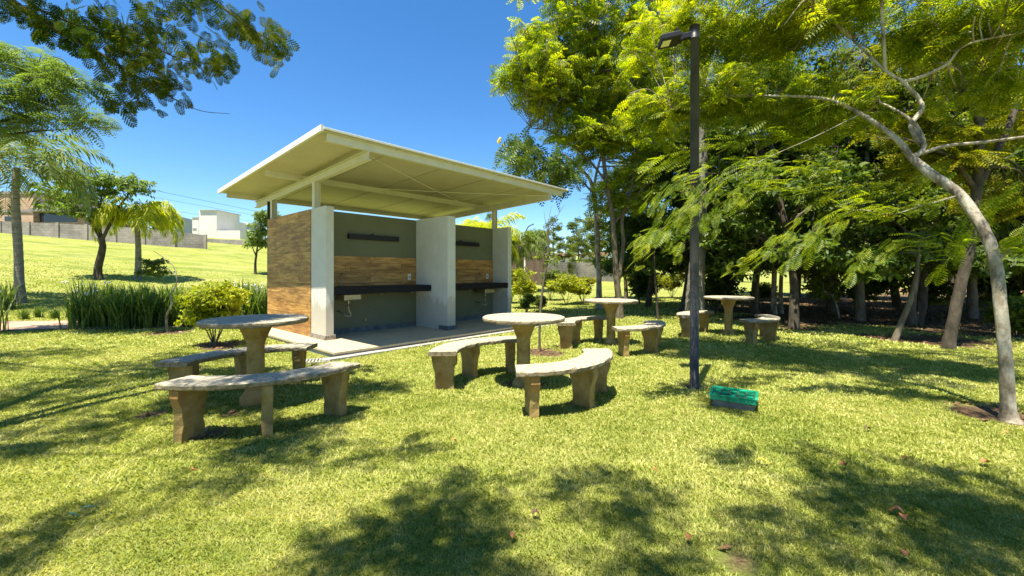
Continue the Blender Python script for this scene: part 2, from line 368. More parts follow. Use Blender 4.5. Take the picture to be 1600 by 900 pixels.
# ------------------------------------------------------------------ ground
def groundmat():
    m, nt, b, _ = mat('ground')
    at = nt.nodes.new('ShaderNodeAttribute'); at.attribute_name = 'bare'
    f1 = noise(nt, .45, 5, .6); f2 = noise(nt, 9, 8, .7); f3 = noise(nt, 70, 4, .75)
    g = ramp(nt, f2, [(.3, (.15,.175,.025)), (.5, (.25,.27,.05)), (.7, (.36,.35,.10))])
    g = mixc(nt, ramp(nt, f1, [(.42, (0,0,0)), (.62, (.5,.5,.5))]), g, (.34,.32,.12))
    f4 = noise(nt, 1.1, 7, .7, stretch=(.35, 1.0, 1)); g = mixc(nt, ramp(nt, f4, [(.40, (.75,.75,.75)), (.52, (0,0,0))]), g, (.13,.18,.03))
    g = mixc(nt, .5, g, ramp(nt, f3, [(.35, (.35,.35,.35)), (.65, (1.4,1.4,1.4))]), 'MULTIPLY')
    s = ramp(nt, f3, [(.35, (.045,.030,.018)), (.5, (.11,.07,.04)), (.68, (.24,.16,.095))])
    nt.links.new(mixc(nt, at.outputs['Fac'], g, s), b.inputs['Base Color'])
    b.inputs['Roughness'].default_value = .95; b.inputs['Specular IOR Level'].default_value = .1
    bump(nt, b, f3, .8, .03); return m
def axis(lo, hi, near, n):
    a = np.arcsinh(lo / near); c = np.arcsinh(hi / near); return near * np.sinh(np.linspace(a, c, n))
gx = axis(-900, 900, 4.0, 420); gy = axis(-60, 1400, 5.0, 420)
X, Yg = np.meshgrid(gx, gy); Z = terr(X, Yg)
V = np.stack([X.ravel(), Yg.ravel(), Z.ravel()], 1)
nx = len(gx); jj, ii = np.meshgrid(np.arange(len(gy) - 1), np.arange(nx - 1), indexing='ij')
Q = np.stack([jj*nx+ii, jj*nx+ii+1, (jj+1)*nx+ii+1, (jj+1)*nx+ii], -1).reshape(-1, 4)
ground = mesh_np('ground', V, Q, groundmat(), smoothf=True); tag(ground, kind='structure')
att = ground.data.attributes.new('bare', 'FLOAT', 'POINT'); att.data.foreach_set('value', bare(V[:, 0], V[:, 1]).astype(np.float32))

# brick path at the far left
pc = np.array([[-22, 7.2], [-16, 8.6], [-12, 9.3], [-9.0, 9.9], [-7.6, 10.5], [-6.9, 11.4], [-7.4, 13]])
pc3 = spline(np.c_[pc, np.zeros(len(pc))], 8)[:, :2]
tg = np.gradient(pc3, axis=0); tg /= np.linalg.norm(tg, axis=1, keepdims=True); nm = np.c_[-tg[:, 1], tg[:, 0]]
b_ = MB(); W = .75; V = []
for p, n_ in zip(pc3, nm):
    for sgn in (-1, -.33, .33, 1):
        q = p + n_ * W * sgn; V.append((q[0], q[1], float(terr(q[0], q[1])) + .035))
b_.add(V, [(i*4+k, (i+1)*4+k, (i+1)*4+k+1, i*4+k+1) for i in range(len(pc3)-1) for k in range(3)])
path = b_.build('path', M['path_brick']); tag(path, kind='structure')
PATHPTS = pc3
def onpath(x, y):
    d = np.full(x.shape, 9.0)
    for p in PATHPTS[::2]: d = np.minimum(d, np.hypot(x - p[0], y - p[1]))
    return d < W * .98

# grass: blades set on the ground, thinner with distance
def grass():
    bl = []
    for (y0, y1, dens, hh, ww) in ((.95, 2.4, 19000, .022, .0021), (2.4, 4.2, 8500, .026, .0034), (4.2, 7.0, 3400, .030, .0055), (7.0, 12.0, 1000, .042, .011), (12.0, 26.0, 150, .05, .024)):
        x0, x1 = -1.3 * y1, 1.3 * y1
        n = int(dens * (x1 - x0) * (y1 - y0)); x = rng.uniform(x0, x1, n); y = rng.uniform(y0, y1, n)
        k = (abs(x) < 1.26 * y + .2); x = x[k]; y = y[k]
        t, s = ts(x, y)
        k = ~((t > -.43) & (t < 5.2) & (s > -1.23) & (s < 3.1)) & (rng.uniform(size=len(x)) > bare(x, y) * 1.04) & ~onpath(x, y)
        clump = .6 + .4 * np.sin(x * 5.1 + 2 * np.sin(y * 3)) * np.sin(y * 6.3 + 2 * np.sin(x * 4))
        k &= rng.uniform(size=len(x)) < .72 + .28 * clump
        k &= rng.uniform(size=len(x)) > smooth(13, 25, y)
        x = x[k]; y = y[k]; n = len(x)
        z = terr(x, y) - .004
        h = hh * rng.uniform(.35, 1.2, n); w = ww * rng.uniform(.7, 1.3, n); az = rng.uniform(0, 2 * np.pi, n); le = rng.uniform(.25, 1.15, n)
        dx = np.cos(az); dy = np.sin(az)
        px = -dy; py = dx
        b0 = np.stack([x - px * w, y - py * w, z], 1); b1 = np.stack([x + px * w, y + py * w, z], 1)
        mx = x + dx * h * le * .35; my = y + dy * h * le * .35; mz = z + h * .62
        m1 = np.stack([mx + px * w * .8, my + py * w * .8, mz], 1)
        tp = np.stack([x + dx * h * le, y + dy * h * le, z + h * (1.05 - .3 * le)], 1)
        m0 = np.stack([mx - px * w * .8, my - py * w * .8, mz], 1)
        bl.append(np.stack([b0, b1, m1, tp, m0], 1))
    A = np.concatenate(bl); n = len(A)
    Vv = A.reshape(-1, 3); Qq = np.arange(n * 5).reshape(n, 5)
    print('grass blades', n)
    o = mesh_np('grass', Vv, Qq, M['grass_blade']); tag(o, 'short sunlit lawn grass around the tables', 'grass', kind='stuff')
grass()

# ------------------------------------------------------------------ shelter (local axes: x along the front, y to the back, z from slab top)
SZ = .08
root = empty('picnic_shelter', (SHELT[0], SHELT[1], SZ), math.atan2(D1[1], D1[0]), 'open kitchen shelter with a slanting cream metal roof, white pillars and wood tiled side wall', 'shelter')
def part(b, name, m, bevel=0, parent=root): return b.build(name, m, parent, local=True, bevel=bevel)
def sub(b, name, m, parent, bevel=0): return b.build(name, m, parent, local=True, bevel=bevel)
sl = part(MB().box((-.41, -1.21, -.035), (5.15, 3.05, 0)), 'floor_slab', M['slab'], .004)
part(MB().box((-.39, -1.19, -.2), (5.13, 3.03, -.037)), 'slab_base', M['slab_side'])
part(MB().box((-.62, -1.36, -.25), (5.3, -1.225, -.055)), 'slab_edge_strip', M['slab_side'], .005)
HP = 2.35
pl1 = part(MB().box((0, 0, 0), (.145, .60, HP)), 'pillar', M['plaster'], .006)
pl2 = part(MB().box((2.25, -.56, 0), (2.46, -.29, HP)), 'pillar', M['plaster'], .006)
pl3 = part(MB().box((4.685, 0, 0), (4.82, .62, HP)), 'pillar', M['plaster'], .006)
part(MB().box((2.258, -.287, 0), (2.452, .545, HP - .002)), 'dividing_wall', M['plaster'])
sub(MB().box((-.022, -.022, 0), (.17, .598, .085)), 'skirting', M['stone_skirt'], pl1, .003)
sub(MB().box((2.232, -.578, 0), (2.478, -.285, .085)), 'skirting', M['dark_skirt'], pl2, .003)
sub(MB().box((4.665, -.018, 0), (4.84, .60, .085)), 'skirting', M['dark_skirt'], pl3, .003)
bw = part(MB().box((.148, .55, 0), (4.683, .68, HP - .005)), 'back_wall', M['olive'])
sub(MB().box((.17, .535, 0), (2.256, .549, .10)).box((2.454, .535, 0), (4.664, .549, .10)), 'skirting', M['dark_skirt'], bw)
sub(MB().box((.149, .538, .88), (2.257, .549, 1.50)), 'wood_splashback', M['wood_back'], bw)
sub(MB().box((2.453, .538, .88), (4.682, .549, 1.50)), 'wood_splashback', M['wood_back'], bw)
part(MB().box((.004, .603, .0), (.14, 2.83, HP - .012)), 'side_wall', M['olive'])
part(MB().box((-.012, .603, .004), (.002, 2.832, HP - .004)), 'wood_cladding', M['wood_side'])
part(MB().box((4.69, .622, 0), (4.815, 2.83, HP - .01)), 'side_wall', M['plaster'])
part(MB().box((.142, 2.70, 0), (4.688, 2.828, HP - .015)), 'rear_wall', M['olive'])
# roof
SL = .041
def zr(y): return (1.681 + 1.18) - SL * y          # underside of the rafters
def sheary(V, f=1): V = V.copy(); V[:, 2] += -SL * V[:, 1]; return V
Z0 = 1.681 + 1.18
def ibeam_y(x, y0, y1, z0, h=.14, w=.1):
    b = MB()
    b.box((x - w/2, y0, z0), (x + w/2, y1, z0 + .010), sheary); b.box((x - w/2, y0, z0 + h - .010), (x + w/2, y1, z0 + h), sheary)
    b.box((x - .006, y0, z0 + .010), (x + .006, y1, z0 + h - .010), sheary); return b
RAFT = (.07, 4.75)
for x in RAFT:
    r_ = part(ibeam_y(x, -1.33, 3.81, Z0), 'rafter', M['steel'])
for y in (-1.30, 1.20, 3.66):
    z0 = Z0 + .142 - SL * y; b = MB()
    b.box((-.58, y - .04, z0), (5.2, y - .034, z0 + .125)); b.box((-.58, y - .034, z0), (5.2, y + .035, z0 + .006)); b.box((-.58, y - .034, z0 + .119), (5.2, y + .035, z0 + .125))
    part(b, 'purlin', M['steel'])
# corrugated roof sheet with real ribs
def roof_sheet():
    xs = []; x = -.66
    z0 = Z0 + .142 + .128; V = []; prof = []
    while x < 5.29:
        prof += [(x, 0), (x + .16, 0), (x + .18, .012), (x + .22, .012), (x + .24, 0)]; x += .25
    prof.append((5.30, 0)); n = len(prof)
    ys = (-1.41, 1.2, 3.82)
    for th in (0.0, .018):
        for y in ys:
            for (px, pz) in prof: V.append((px, y, z0 + pz + th - SL * y))
    Fs = []
    for j in range(2):
        for i in range(n - 1):
            a = j*n+i; Fs.append((a, a+n, a+n+1, a+1)); c = (j+3)*n+i; Fs.append((c, c+1, c+n+1, c+n))
    for j in (0, 2):
        for i in range(n - 1):
            a = j*n+i; c = (j+3)*n+i; Fs.append((a, a+1, c+1, c) if j == 0 else (a, c, c+1, a+1))
    return MB().add(V, Fs)
part(roof_sheet(), 'roof_sheet', M['roof'])
zz = Z0 + .142 + .128
part(MB().box((-.645, -1.395, zz - .020), (5.285, 3.80, zz - .004), sheary), 'ceiling_panel', M['roof'])
fe = MB(); fe.box((-.70, -1.425, zz - .035), (-.662, 3.83, zz + .052), sheary); fe.box((5.302, -1.425, zz - .01), (5.32, 3.83, zz + .05), sheary)
part(fe, 'eaves_flashing', M['roof_edge'])
part(MB().box((-.66, -1.436, zz - .008), (5.30, -1.412, zz + .026), sheary), 'front_gutter', M['roof_edge'], .004)
b = MB()
for k in range(4):
    x = .55 + k * 1.2
    b.box((x - .006, -1.39, zz - .026), (x + .006, 3.78, zz - .021), sheary)
part(b, 'ceiling_joint', M['slab_side'])
for x in RAFT:
    for y in (.545, 2.70):
        part(MB().box((x - .055, y - .05, HP - .01), (x - .047, y + .05, zr(y) + .002)).box((x + .047, y - .05, HP - .01), (x + .055, y + .05, zr(y) + .002)).box((x - .047, y - .006, HP - .01), (x + .047, y + .006, zr(y) + .002)), 'post', M['steel'])
for (a, c) in (((RAFT[0] + .02, -1.25), (RAFT[1] - .02, 1.15)), ((RAFT[0] + .02, 1.15), (RAFT[1] - .02, -1.25))):
    p0 = (a[0], a[1], Z0 + .09 - SL * a[1]); p1 = (c[0], c[1], Z0 + .09 - SL * c[1])
    mid = ((p0[0]+p1[0])/2, (p0[1]+p1[1])/2, (p0[2]+p1[2])/2 - .03)
    part(MB().tube(spline([p0, mid, p1], 5), .006, 6), 'brace_rod', M['steel'])
part(MB().tube([(.05, 2.90, -.1), (.05, 2.90, 2.75)], .045, 12), 'drainpipe', M['black'])
# counters with sinks, taps and traps
for (x0, x1, sx) in ((.147, 2.256, .50), (2.455, 4.683, 3.62 + .45)):
    ct = part(MB().box((x0, -.01, .79), (x1, .536, .92)), 'counter', M['granite'], .004)
    b = MB(); prof = [(-.2, .16), (.2, .48)]
    b.box((sx - .13, .07, .665), (sx + .21, .43, .786))
    sk = sub(b, 'sink', M['inox'], ct, .02)
    cx = sx + .04
    b = MB().tube([(cx, .25, .69), (cx, .25, .55)], .03, 10); b.tube(spline([(cx, .25, .56), (cx + .01, .25, .47), (cx + .05, .25, .385), (cx - .0, .26, .36), (cx - .06, .30, .40), (cx - .08, .38, .43), (cx - .08, .53, .44)], 5), .014, 8)
    sub(b, 'drain_trap', M['inox'], ct)
    b = MB().tube(spline([(cx - .05, .46, .92), (cx - .05, .46, 1.10), (cx - .05, .43, 1.16), (cx - .05, .36, 1.17), (cx - .05, .32, 1.12)], 5), .010, 8); b.tube([(cx - .05, .46, .92), (cx - .05, .46, .95)], .022, 10); b.tube([(cx - .05, .46, 1.0), (cx + .02, .44, 1.03)], .007, 6)
    sub(b, 'tap', M['inox'], ct)
    b = MB()
    for k in range(2): b.box((x0 + .95 + .7 * k, .06, .755), (x0 + 1.0 + .7 * k, .53, .788))
    sub(b, 'counter_bracket', M['olive'], ct)
for (x0, x1) in ((.665, 1.777), (3.02, 4.13)):
    wb = part(MB().box((x0, .47, 1.84), (x1, .546, 1.94)), 'wall_lamp', M['black'], .005)
    sub(MB().box((x0 + .5, .49, 1.941), (x0 + .54, .546, 1.965)), 'mount', M['black'], wb)
for x in (2.07, 4.47):
    so = part(MB().box((x - .037, .527, 1.02), (x + .037, .537, 1.15)), 'power_socket', M['white_plastic'], .003)
    sub(MB().tube([(x, .5285, 1.085), (x, .5255, 1.085)], .016, 12), 'socket_hole', M['black'], so)
for x in (1.03, 4.3):
    part(MB().tube([(x, .55, .24), (x, .515, .24)], .03, 12).tube([(x, .52, .24), (x, .49, .24)], .012, 8), 'water_valve', M['inox'])

# ------------------------------------------------------------------ tables and benches
def make_table():
    t = empty('round_table', (0, 0, 0))
    n = 72; prof = [(.40, .722), (.448, .722), (.462, .727), (.466, .745), (.463, .762), (.452, .768), (.25, .770), (.0, .770)]
    V = []; 
    for j, (r, z) in enumerate(prof):
        for i in range(n):
            a = 2*math.pi*i/n
            q = 1 + (.0035*math.sin(5*a+1)+.003*math.sin(11*a+j)+random.uniform(-.003,.003) if r > .4 else 0)
            V.append((r*q*math.cos(a), r*q*math.sin(a), z))
    Fs = [(j*n+i, j*n+(i+1)%n, (j+1)*n+(i+1)%n, (j+1)*n+i) for j in range(len(prof)-1) for i in range(n)]
    Fs.append(tuple(range(n))[::-1])
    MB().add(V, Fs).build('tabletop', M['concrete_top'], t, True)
    MB().lathe([(.14, -.11), (.135, .012), (.118, .04), (.085, .085), (.076, .11), (.076, .50), (.08, .53), (.115, .625), (.15, .70), (.156, .721)], 28, wob=.012).build('pedestal', M['concrete_leg'], t, True)
    return t
def arc_seat(a0, a1, r0, r1, z0, z1):
    n = 26; V = []
    ins = .010
    prof = [(r0 + ins, z0), (r1 - ins, z0), (r1, z0 + ins), (r1, z1 - ins), (r1 - ins, z1), (r0 + ins, z1), (r0, z1 - ins), (r0, z0 + ins)]
    for i in range(n + 1):
        a = a0 + (a1 - a0) * i / n; e = 0.0
        for (r, z) in prof:
            w = random.uniform(-.004, .004); V.append(((r + w) * math.cos(a), (r + w) * math.sin(a), z + random.uniform(-.0012, .0012)))
    Fs = [(i*8+k, (i+1)*8+k, (i+1)*8+(k+1)%8, i*8+(k+1)%8) for i in range(n) for k in range(8)]
    Fs += [tuple(range(8)), tuple(n*8+k for k in range(8))[::-1]]
    return MB().add(V, Fs)
def leg_mb(a, rm, th=.075):
    # outline in (radial, height): wide shoulder, waist, splayed foot
    left = [(-.128, .385), (-.130, .31), (-.122, .27), (-.105, .235), (-.098, .18), (-.092, .10), (-.098, .04), (-.10, -.06)]
    right = [(.128, .385), (.132, .32), (.120, .28), (.108, .24), (.094, .18), (.090, .10), (.100, .04), (.102, -.06)]
    ol = left + right[::-1]
    ca, sa = math.cos(a), math.sin(a); n = len(ol); V = []
    for s in (-1, 1):
        for (r, z) in ol:
            rr = rm + r + random.uniform(-.005, .005); q = s * (th / 2 + random.uniform(-.003, .003))
            V.append((rr * ca - q * sa, rr * sa + q * ca, z))
    m = len(left)
    Fs = [(i, (i+1) % n, n + (i+1) % n, n + i) for i in range(n)]
    for i in range(m - 1):
        Fs.append((i, n-1-i, n-2-i, i+1)[::-1]); Fs.append((n+i, n+n-1-i, n+n-2-i, n+i+1))
    return MB().add(V, Fs)
def make_bench():
    t = empty('curved_bench', (0, 0, 0))
    A0, A1 = rad(0), rad(90)
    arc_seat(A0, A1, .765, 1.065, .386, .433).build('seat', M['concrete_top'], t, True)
    for a in (9, 45, 81):
        leg_mb(rad(a), .915).build('leg', M['concrete_leg'], t, True, bevel=.006)
    return t
def copy_tree(o, parent=None):
    c = o.copy(); C.objects.link(c)
    if parent: c.parent = parent
    for ch in list(o.children): copy_tree(ch, c)
    return c
def place(proto, first, x, y, rz, label, cat, group, z=None, sc=1.0):
    o = proto if first else copy_tree(proto)
    o.location = (x, y, float(terr(x, y)) if z is None else z); o.rotation_euler = (0, 0, rz); o.scale = (sc, sc, sc)
    tag(o, label, cat, group); return o
tb = make_table(); GT = 'round concrete tables on the lawn'
for i, (x, y, lb) in enumerate(((-2.505, 4.10, 'round concrete pedestal table at far left in front of the yellow shrub'), (.13, 4.74, 'round concrete pedestal table nearest the shelter opening, in full sun'),
        (1.74, 7.37, 'round concrete table between the curved benches behind the middle table'), (4.44, 8.6, 'farthest round concrete table, right of the black lamp post near the trees'))):
    place(tb, i == 0, x, y, i * 1.3, lb, 'table', GT, z=.045 if i == 0 else None)
be = make_bench(); GB = 'curved concrete benches around the tables'
bl = [(-2.38, 4.09, -105, 'large curved concrete bench in front of the leftmost table'), (-2.30, 3.98, 92, 'curved concrete bench behind the leftmost table'),
      (0.0, 4.55, -88, 'curved concrete bench in full sun at front right of the middle table'), (.18, 4.47, 94, 'curved concrete bench left of the middle table, facing the shelter floor'),
      (1.5, 7.18, -88, 'curved bench right of the third table with its end behind the lamp post'), (1.80, 6.85, 94, 'curved bench left of the third table, beyond the middle table'),
      (4.05, 8.30, -88, 'curved bench right of the farthest table'), (4.32, 8.10, 94, 'farthest curved bench, partly hidden by the black lamp post')]
for i, (x, y, a, lb) in enumerate(bl): place(be, i == 0, x, y, rad(a), lb, 'bench', GB, z=.02 if i == 0 else None, sc=.965 if i == 0 else 1.0)

# ------------------------------------------------------------------ lamp post
g = G(1085, 607); LP = empty('lamp_post', g, 0, 'black round lamp post with one square floodlight head beside the green crate', 'lamp post')
ztop = CAMH + (426 - 44) / F * g[1]
MB().tube([(g[0], g[1], g[2] - .05), (g[0], g[1], 1.2), (g[0]+.005, g[1], ztop)], [.047, .047, .045], 20).build('pole', M['pole'], LP)
MB().tube([(g[0], g[1], ztop - .12), (g[0], g[1], ztop + .02)], .053, 20).build('pole_cap', M['black'], LP)
MB().lathe([(.05, -.03), (.085, -.03), (.085, .012), (.05, .014)], 20, tuple(g)).build('base_plate', M['black'], LP)
hd = np.array([-.93, .12, 0]); hd[:2] /= np.linalg.norm(hd[:2]); 
arm = MB(); a0 = np.array([g[0], g[1], ztop - .07])
def frame(V, o, ax, tilt=.15):
    side = np.array([-ax[1], ax[0], 0]); up = np.array([0, 0, 1.0]); ax2 = ax * math.cos(tilt) + up * math.sin(tilt) * -1; up2 = np.cross(ax2, side) 
    if up2[2] < 0: up2 = -up2
    return o + V[:, :1] * ax2 + V[:, 1:2] * side + V[:, 2:3] * up2
arm.box((.03, -.03, -.03), (.15, .03, .03), lambda V: frame(V, a0, hd)); arm.box((.13, -.05, -.045), (.17, .05, .03), lambda V: frame(V, a0, hd)); arm.build('arm', M['black'], LP, bevel=.004)
hb = MB(); hb.box((.165, -.115, -.03), (.37, .115, .022), lambda V: frame(V, a0, hd)); 
for k in range(7): hb.box((.18 + k * .026, -.105, .022), (.188 + k * .026, .105, .038), lambda V: frame(V, a0, hd))
hd_o = hb.build('lamp_head', M['black'], LP, bevel=.005)
MB().box((.265, -.06, -.036), (.35, .06, -.031), lambda V: frame(V, a0, hd)).build('lens', M['lens'], hd_o)
MB().box((.17, .03, .022), (.185, .045, .10), lambda V: frame(V, a0, hd)).build('bolt', M['black'], hd_o)
MB().box((.21, -.03, .022), (.225, -.015, .08), lambda V: frame(V, a0, hd)).build('bolt', M['black'], hd_o)

# ------------------------------------------------------------------ green crate on its concrete box
cg = np.array([2.105, 3.98, 0]); cg[2] = terr(cg[0], cg[1]); cg[2] -= .035; CR = empty('valve_box', cg, rad(-32), 'green plastic crate lid over a low concrete valve box beside the lamp post', 'valve box')
def crate():
    w, d = .19, .155; b = MB()
    b.box((-w, -d, .100), (w, -d + .012, .15)); b.box((-w, d - .012, .100), (w, d, .15)); b.box((-w, -d + .012, .100), (-w + .012, d - .012, .15)); b.box((w - .012, -d + .012, .100), (w, d - .012, .15))
    for i in range(5):
        for j in range(4):
            if (i + j) % 2 == 0: b.box((-w + .03 + i * .068, -d + .025 + j * .068, .1375), (-w + .08 + i * .068, -d + .07 + j * .068, .158))
    for i in range(12): b.box((-w + .008 + i * .032, -d - .007, .105), (-w + .018 + i * .032, -d, .148))
    for i in range(9): b.box((w, -d + .01 + i * .034, .105), (w + .007, -d + .02 + i * .034, .148))
    b.box((-w - .01, -d - .01, .145), (w + .01, -d + .002, .156)); b.box((-w - .01, d - .002, .145), (w + .01, d + .01, .156)); b.box((-w - .01, -d + .002, .145), (-w + .002, d - .002, .156)); b.box((w - .002, -d + .002, .145), (w + .01, d - .002, .156))
    return b
lid_o = crate().build('lid', M['crate'], CR, True, bevel=.003)
MB().box((-.177, -.142, .125), (.177, .142, .137)).build('lid_grid', M['crate_recess_shade'], lid_o, True)  # sunk lid panel, coloured dark so the recess reads as shaded
MB().box((-.17, -.135, -.04), (.17, .135, .099)).build('concrete_box', M['box_base'], CR, True, bevel=.01)

# drain grate by the slab corner
dg = G(492, 566); DG = empty('drain_grate', (dg[0], dg[1], dg[2] + .004), rad(20), 'small black slotted drain grate in the grass at the slab corner', 'drain grate')
b = MB().box((-.2, -.14, 0), (.2, -.12, .02)).box((-.2, .12, 0), (.2, .14, .02)).box((-.2, -.12, 0), (-.18, .12, .02)).box((.18, -.12, 0), (.2, .12, .02))
b.build('frame', M['slab_side'], DG, True)
b = MB()
for i in range(8): b.box((-.165 + i * .044, -.119, .004), (-.145 + i * .044, .119, .018))
b.build('bars', M['slab_side'], DG, True); MB().box((-.179, -.119, -.03), (.179, .119, .001)).build('pit', M['black'], DG, True)

# ------------------------------------------------------------------ foliage
def quads_leaf(L, W, droop=.0):
    """folded diamond leaf along +x: 4 corner quads -> one 4-gon"""
    return np.array([(0, 0, 0), (L * .45, -W, .0), (L, 0, -droop), (L * .45, W, .0)])
def T_bip(pairs=9, fine=False, sub_=6, hw=.030, ll=.30):
    V = []; 
    for i in range(pairs):
        x = .12 + .88 * i / (pairs - 1); prof = math.sin(math.pi * (.22 + .68 * i / (pairs - 1))) 
        L = ll * prof; z = -.18 * x * x
        for s in (-1, 1):
            ang = rad(62) * s; d = np.array([math.cos(ang), math.sin(ang), -.15]); n = np.array([-math.sin(ang), math.cos(ang), 0])
            if not fine:
                base = np.array([x, 0, z]); w = hw
                V.append([base, base + d * L * .5 - n * w, base + d * L + np.array([0, 0, -.02]), base + d * L * .5 + n * w])
            else:
                m = max(3, int(sub_ * prof))
                for k in range(m):
                    f = (k + .7) / (m + .3); base = np.array([x, 0, z]) + d * L * f; l = .080 * (1 - .35 * f)
                    for q in (-1, 1):
                        dd = n * q * .92 + d * .45; ww = d * .024
                        V.append([base, base + dd * l * .5 - ww, base + dd * l, base + dd * l * .5 + ww])
    for i in range(3):   # rachis
        x0 = i / 3; x1 = (i + 1) / 3; w = .006
        V.append([(x0, -w, -.18*x0*x0), (x1, -w, -.18*x1*x1), (x1, w, -.18*x1*x1), (x0, w, -.18*x0*x0)])
    V = np.array(V, float); return V.reshape(-1, 3)
def T_pin(pairs=8, w=.045, ll=.2):
    V = []
    for i in range(pairs):
        x = .15 + .85 * i / (pairs - 1); z = -.15 * x * x
        for s in (-1, 1):
            ang = rad(58) * s; d = np.array([math.cos(ang), math.sin(ang), -.12]) * ll * (1 - .35 * abs(i / pairs - .45)); n = np.array([-math.sin(ang), math.cos(ang), 0])
            b = np.array([x, 0, z]); V.append([b, b + d * .5 - n * w, b + d, b + d * .5 + n * w])
    return np.array(V).reshape(-1, 3)
def T_broad(nl=7, seed=1):
    r = np.random.default_rng(seed); V = []
    for i in range(nl):
        b = np.array([.15 + .8 * i / nl, 0, 0]) + r.normal(0, .04, 3); az = (i % 2 * 2 - 1) * rad(60) + r.normal(0, .45); el = r.normal(-.25, .4)
        d = np.array([math.cos(az) * math.cos(el), math.sin(az) * math.cos(el), math.sin(el)]); s = np.cross(d, [0, 0, 1.0] + r.normal(0, .45, 3)); s /= np.linalg.norm(s)
        L = r.uniform(.42, .68); w = L * .23; mid = b + d * L * .5
        V.append([b, mid - s * w, b + d * L - np.array([0, 0, .05]), mid + s * w])
    return np.array(V).reshape(-1, 3)
TB = T_bip(8, hw=.040, ll=.32); TBW = T_bip(6, hw=.062, ll=.40); TBF = T_bip(8, True, 5); TP = T_pin()
def T_chunk():
    V = []
    for i in range(6):
        x = .1 + .9 * i / 5; z = -.2 * x * x
        for s in (-1, 1):
            ang = rad(48) * s; d = np.array([math.cos(ang), math.sin(ang), -.2]); n = np.array([-math.sin(ang), math.cos(ang), 0]); L = .42 * math.sin(math.pi * (.25 + .6 * i / 5)); m = 5
            for k in range(m):
                f = (k + .6) / m; b = np.array([x, 0, z]) + d * L * f
                for q in (-1, 1):
                    dd = n * q * .85 + d * .5; l = .14; w = d * .05; V.append([b, b + dd * l * .5 - w, b + dd * l, b + dd * l * .55 + w])
    return np.array(V).reshape(-1, 3)
TCH = T_chunk()
TB9 = T_bip(9, hw=.036, ll=.32); TBR = [T_broad(7, k) for k in range(4)]
def stamp(T, pos, xd, up, sc):
    """copy template T to each position with x axis xd, z near up"""
    x = xd / (np.linalg.norm(xd, axis=1, keepdims=True) + 1e-9)
    y = np.cross(up, x); y /= (np.linalg.norm(y, axis=1, keepdims=True) + 1e-9); z = np.cross(x, y)
    R = np.stack([x, y, z], 2)
    return (np.einsum('mij,kj->mki', R, T) * sc[:, None, None] + pos[:, None, :]).reshape(-1, 3)
def foliage(name, V, m, parent, local=False):
    Qq = np.arange(len(V)).reshape(-1, 4); return mesh_np(name, V, Qq, m, parent, local)

def build_tree(root, limbs, blobs, leafT, lmat, bmat, lsize=.3, per=5, rs=None, upj=.35, kmid=14, twig_r=.006, droop=.25, alongtwig=False, flatten=1.0, conn_max=None, loc=False, mid_r=.013, mid_max=.05):
    """limbs: [(pts, radii)]; blobs: [(centre, (rx,ry,rz), nclusters)]"""
    r = rs or rng; TV = []; TQ = []; n0 = 0
    def addt(pts, rd, n):
        nonlocal n0
        v, q = tube_np(pts, rd, n); TV.append(v); TQ.append(q + n0); n0 += len(v)
    sk = []; skr = []
    for pts, rd in limbs:
        p = spline(pts, 6); rr = np.interp(np.linspace(0, 1, len(p)), np.linspace(0, 1, len(rd)), rd)
        if rr[0] > .03: p[1:-1] += r.normal(0, .03, (len(p) - 2, 3)) * rr[1:-1, None]
        addt(p, rr, 12 if rr[0] > .05 else (7 if rr[0] > .02 else 5)); sk.append(p[1:]); skr.append(rr[1:])
    S = np.concatenate(sk); SR = np.concatenate(skr); LV = []
    for (c, rd, nc) in blobs:
        c = np.array(c, float); rd = np.array(rd, float)
        km = max(2, int(kmid * nc / 60)); 
        mids = c + r.normal(0, .42, (km, 3)) * rd
        MP = []
        for mpt in mids:
            dd = np.linalg.norm(S - mpt, axis=1) ; i = int(np.argmin(dd)); a = S[i]
            mm = (a + mpt) / 2 + np.array([0, 0, .12 * dd[i]]) + r.normal(0, .07, 3) * dd[i]
            p = spline([a, mm, mpt], 4); r0 = min(SR[i] * .6, mid_r * (1 + dd[i] * .5), mid_max); addt(p, np.linspace(r0, max(twig_r, r0 * .4), len(p)), 5); MP.append(p[3:])
        MPs = np.concatenate(MP)
        u = r.normal(0, 1, (nc, 3)); u /= np.linalg.norm(u, axis=1, keepdims=True); u *= r.uniform(0, 1, (nc, 1)) ** .45
        pts = c + u * rd
        for q in pts:
            dd = np.linalg.norm(MPs - q, axis=1); i = int(np.argmin(dd)); a = MPs[i]
            d = q - a; Ld = np.linalg.norm(d) + 1e-6
            p = spline([a, (a + q) / 2 + np.array([0, 0, .1 * Ld]), q], 3); addt(p, np.linspace(twig_r, twig_r * .4, len(p)), 3)
            hd_ = np.array([d[0], d[1], d[2] * .3]) / Ld
            k = per; az = math.atan2(hd_[1], hd_[0]) + np.linspace(-1.5, 1.5, k) + r.normal(0, .3, k); el = r.normal(-droop, .25, k)
            X_ = np.stack([np.cos(az) * np.cos(el), np.sin(az) * np.cos(el), np.sin(el)], 1)
            U_ = np.array([0, 0, 1.0]) + r.normal(0, upj, (k, 3))
            st = r.uniform(.35, 1, k)[:, None]; po = a + (q - a) * st; po[:, 2] += .05 * Ld
            sz = lsize * r.uniform(.7, 1.2, k)
            T = leafT[r.integers(len(leafT))] if isinstance(leafT, list) else leafT
            LV.append(stamp(T, po, X_, U_, sz))
    if limbs:
        tk = mesh_np('trunk', np.concatenate(TV), np.concatenate(TQ), bmat, root, loc, True)
    cr = foliage('crown', np.concatenate(LV), lmat, root, loc)
    return cr
def BL(u, v, Y, ru, rv, dy, n): return (P(u, v, Y), (ru / F * Y, dy, rv / F * Y), n)
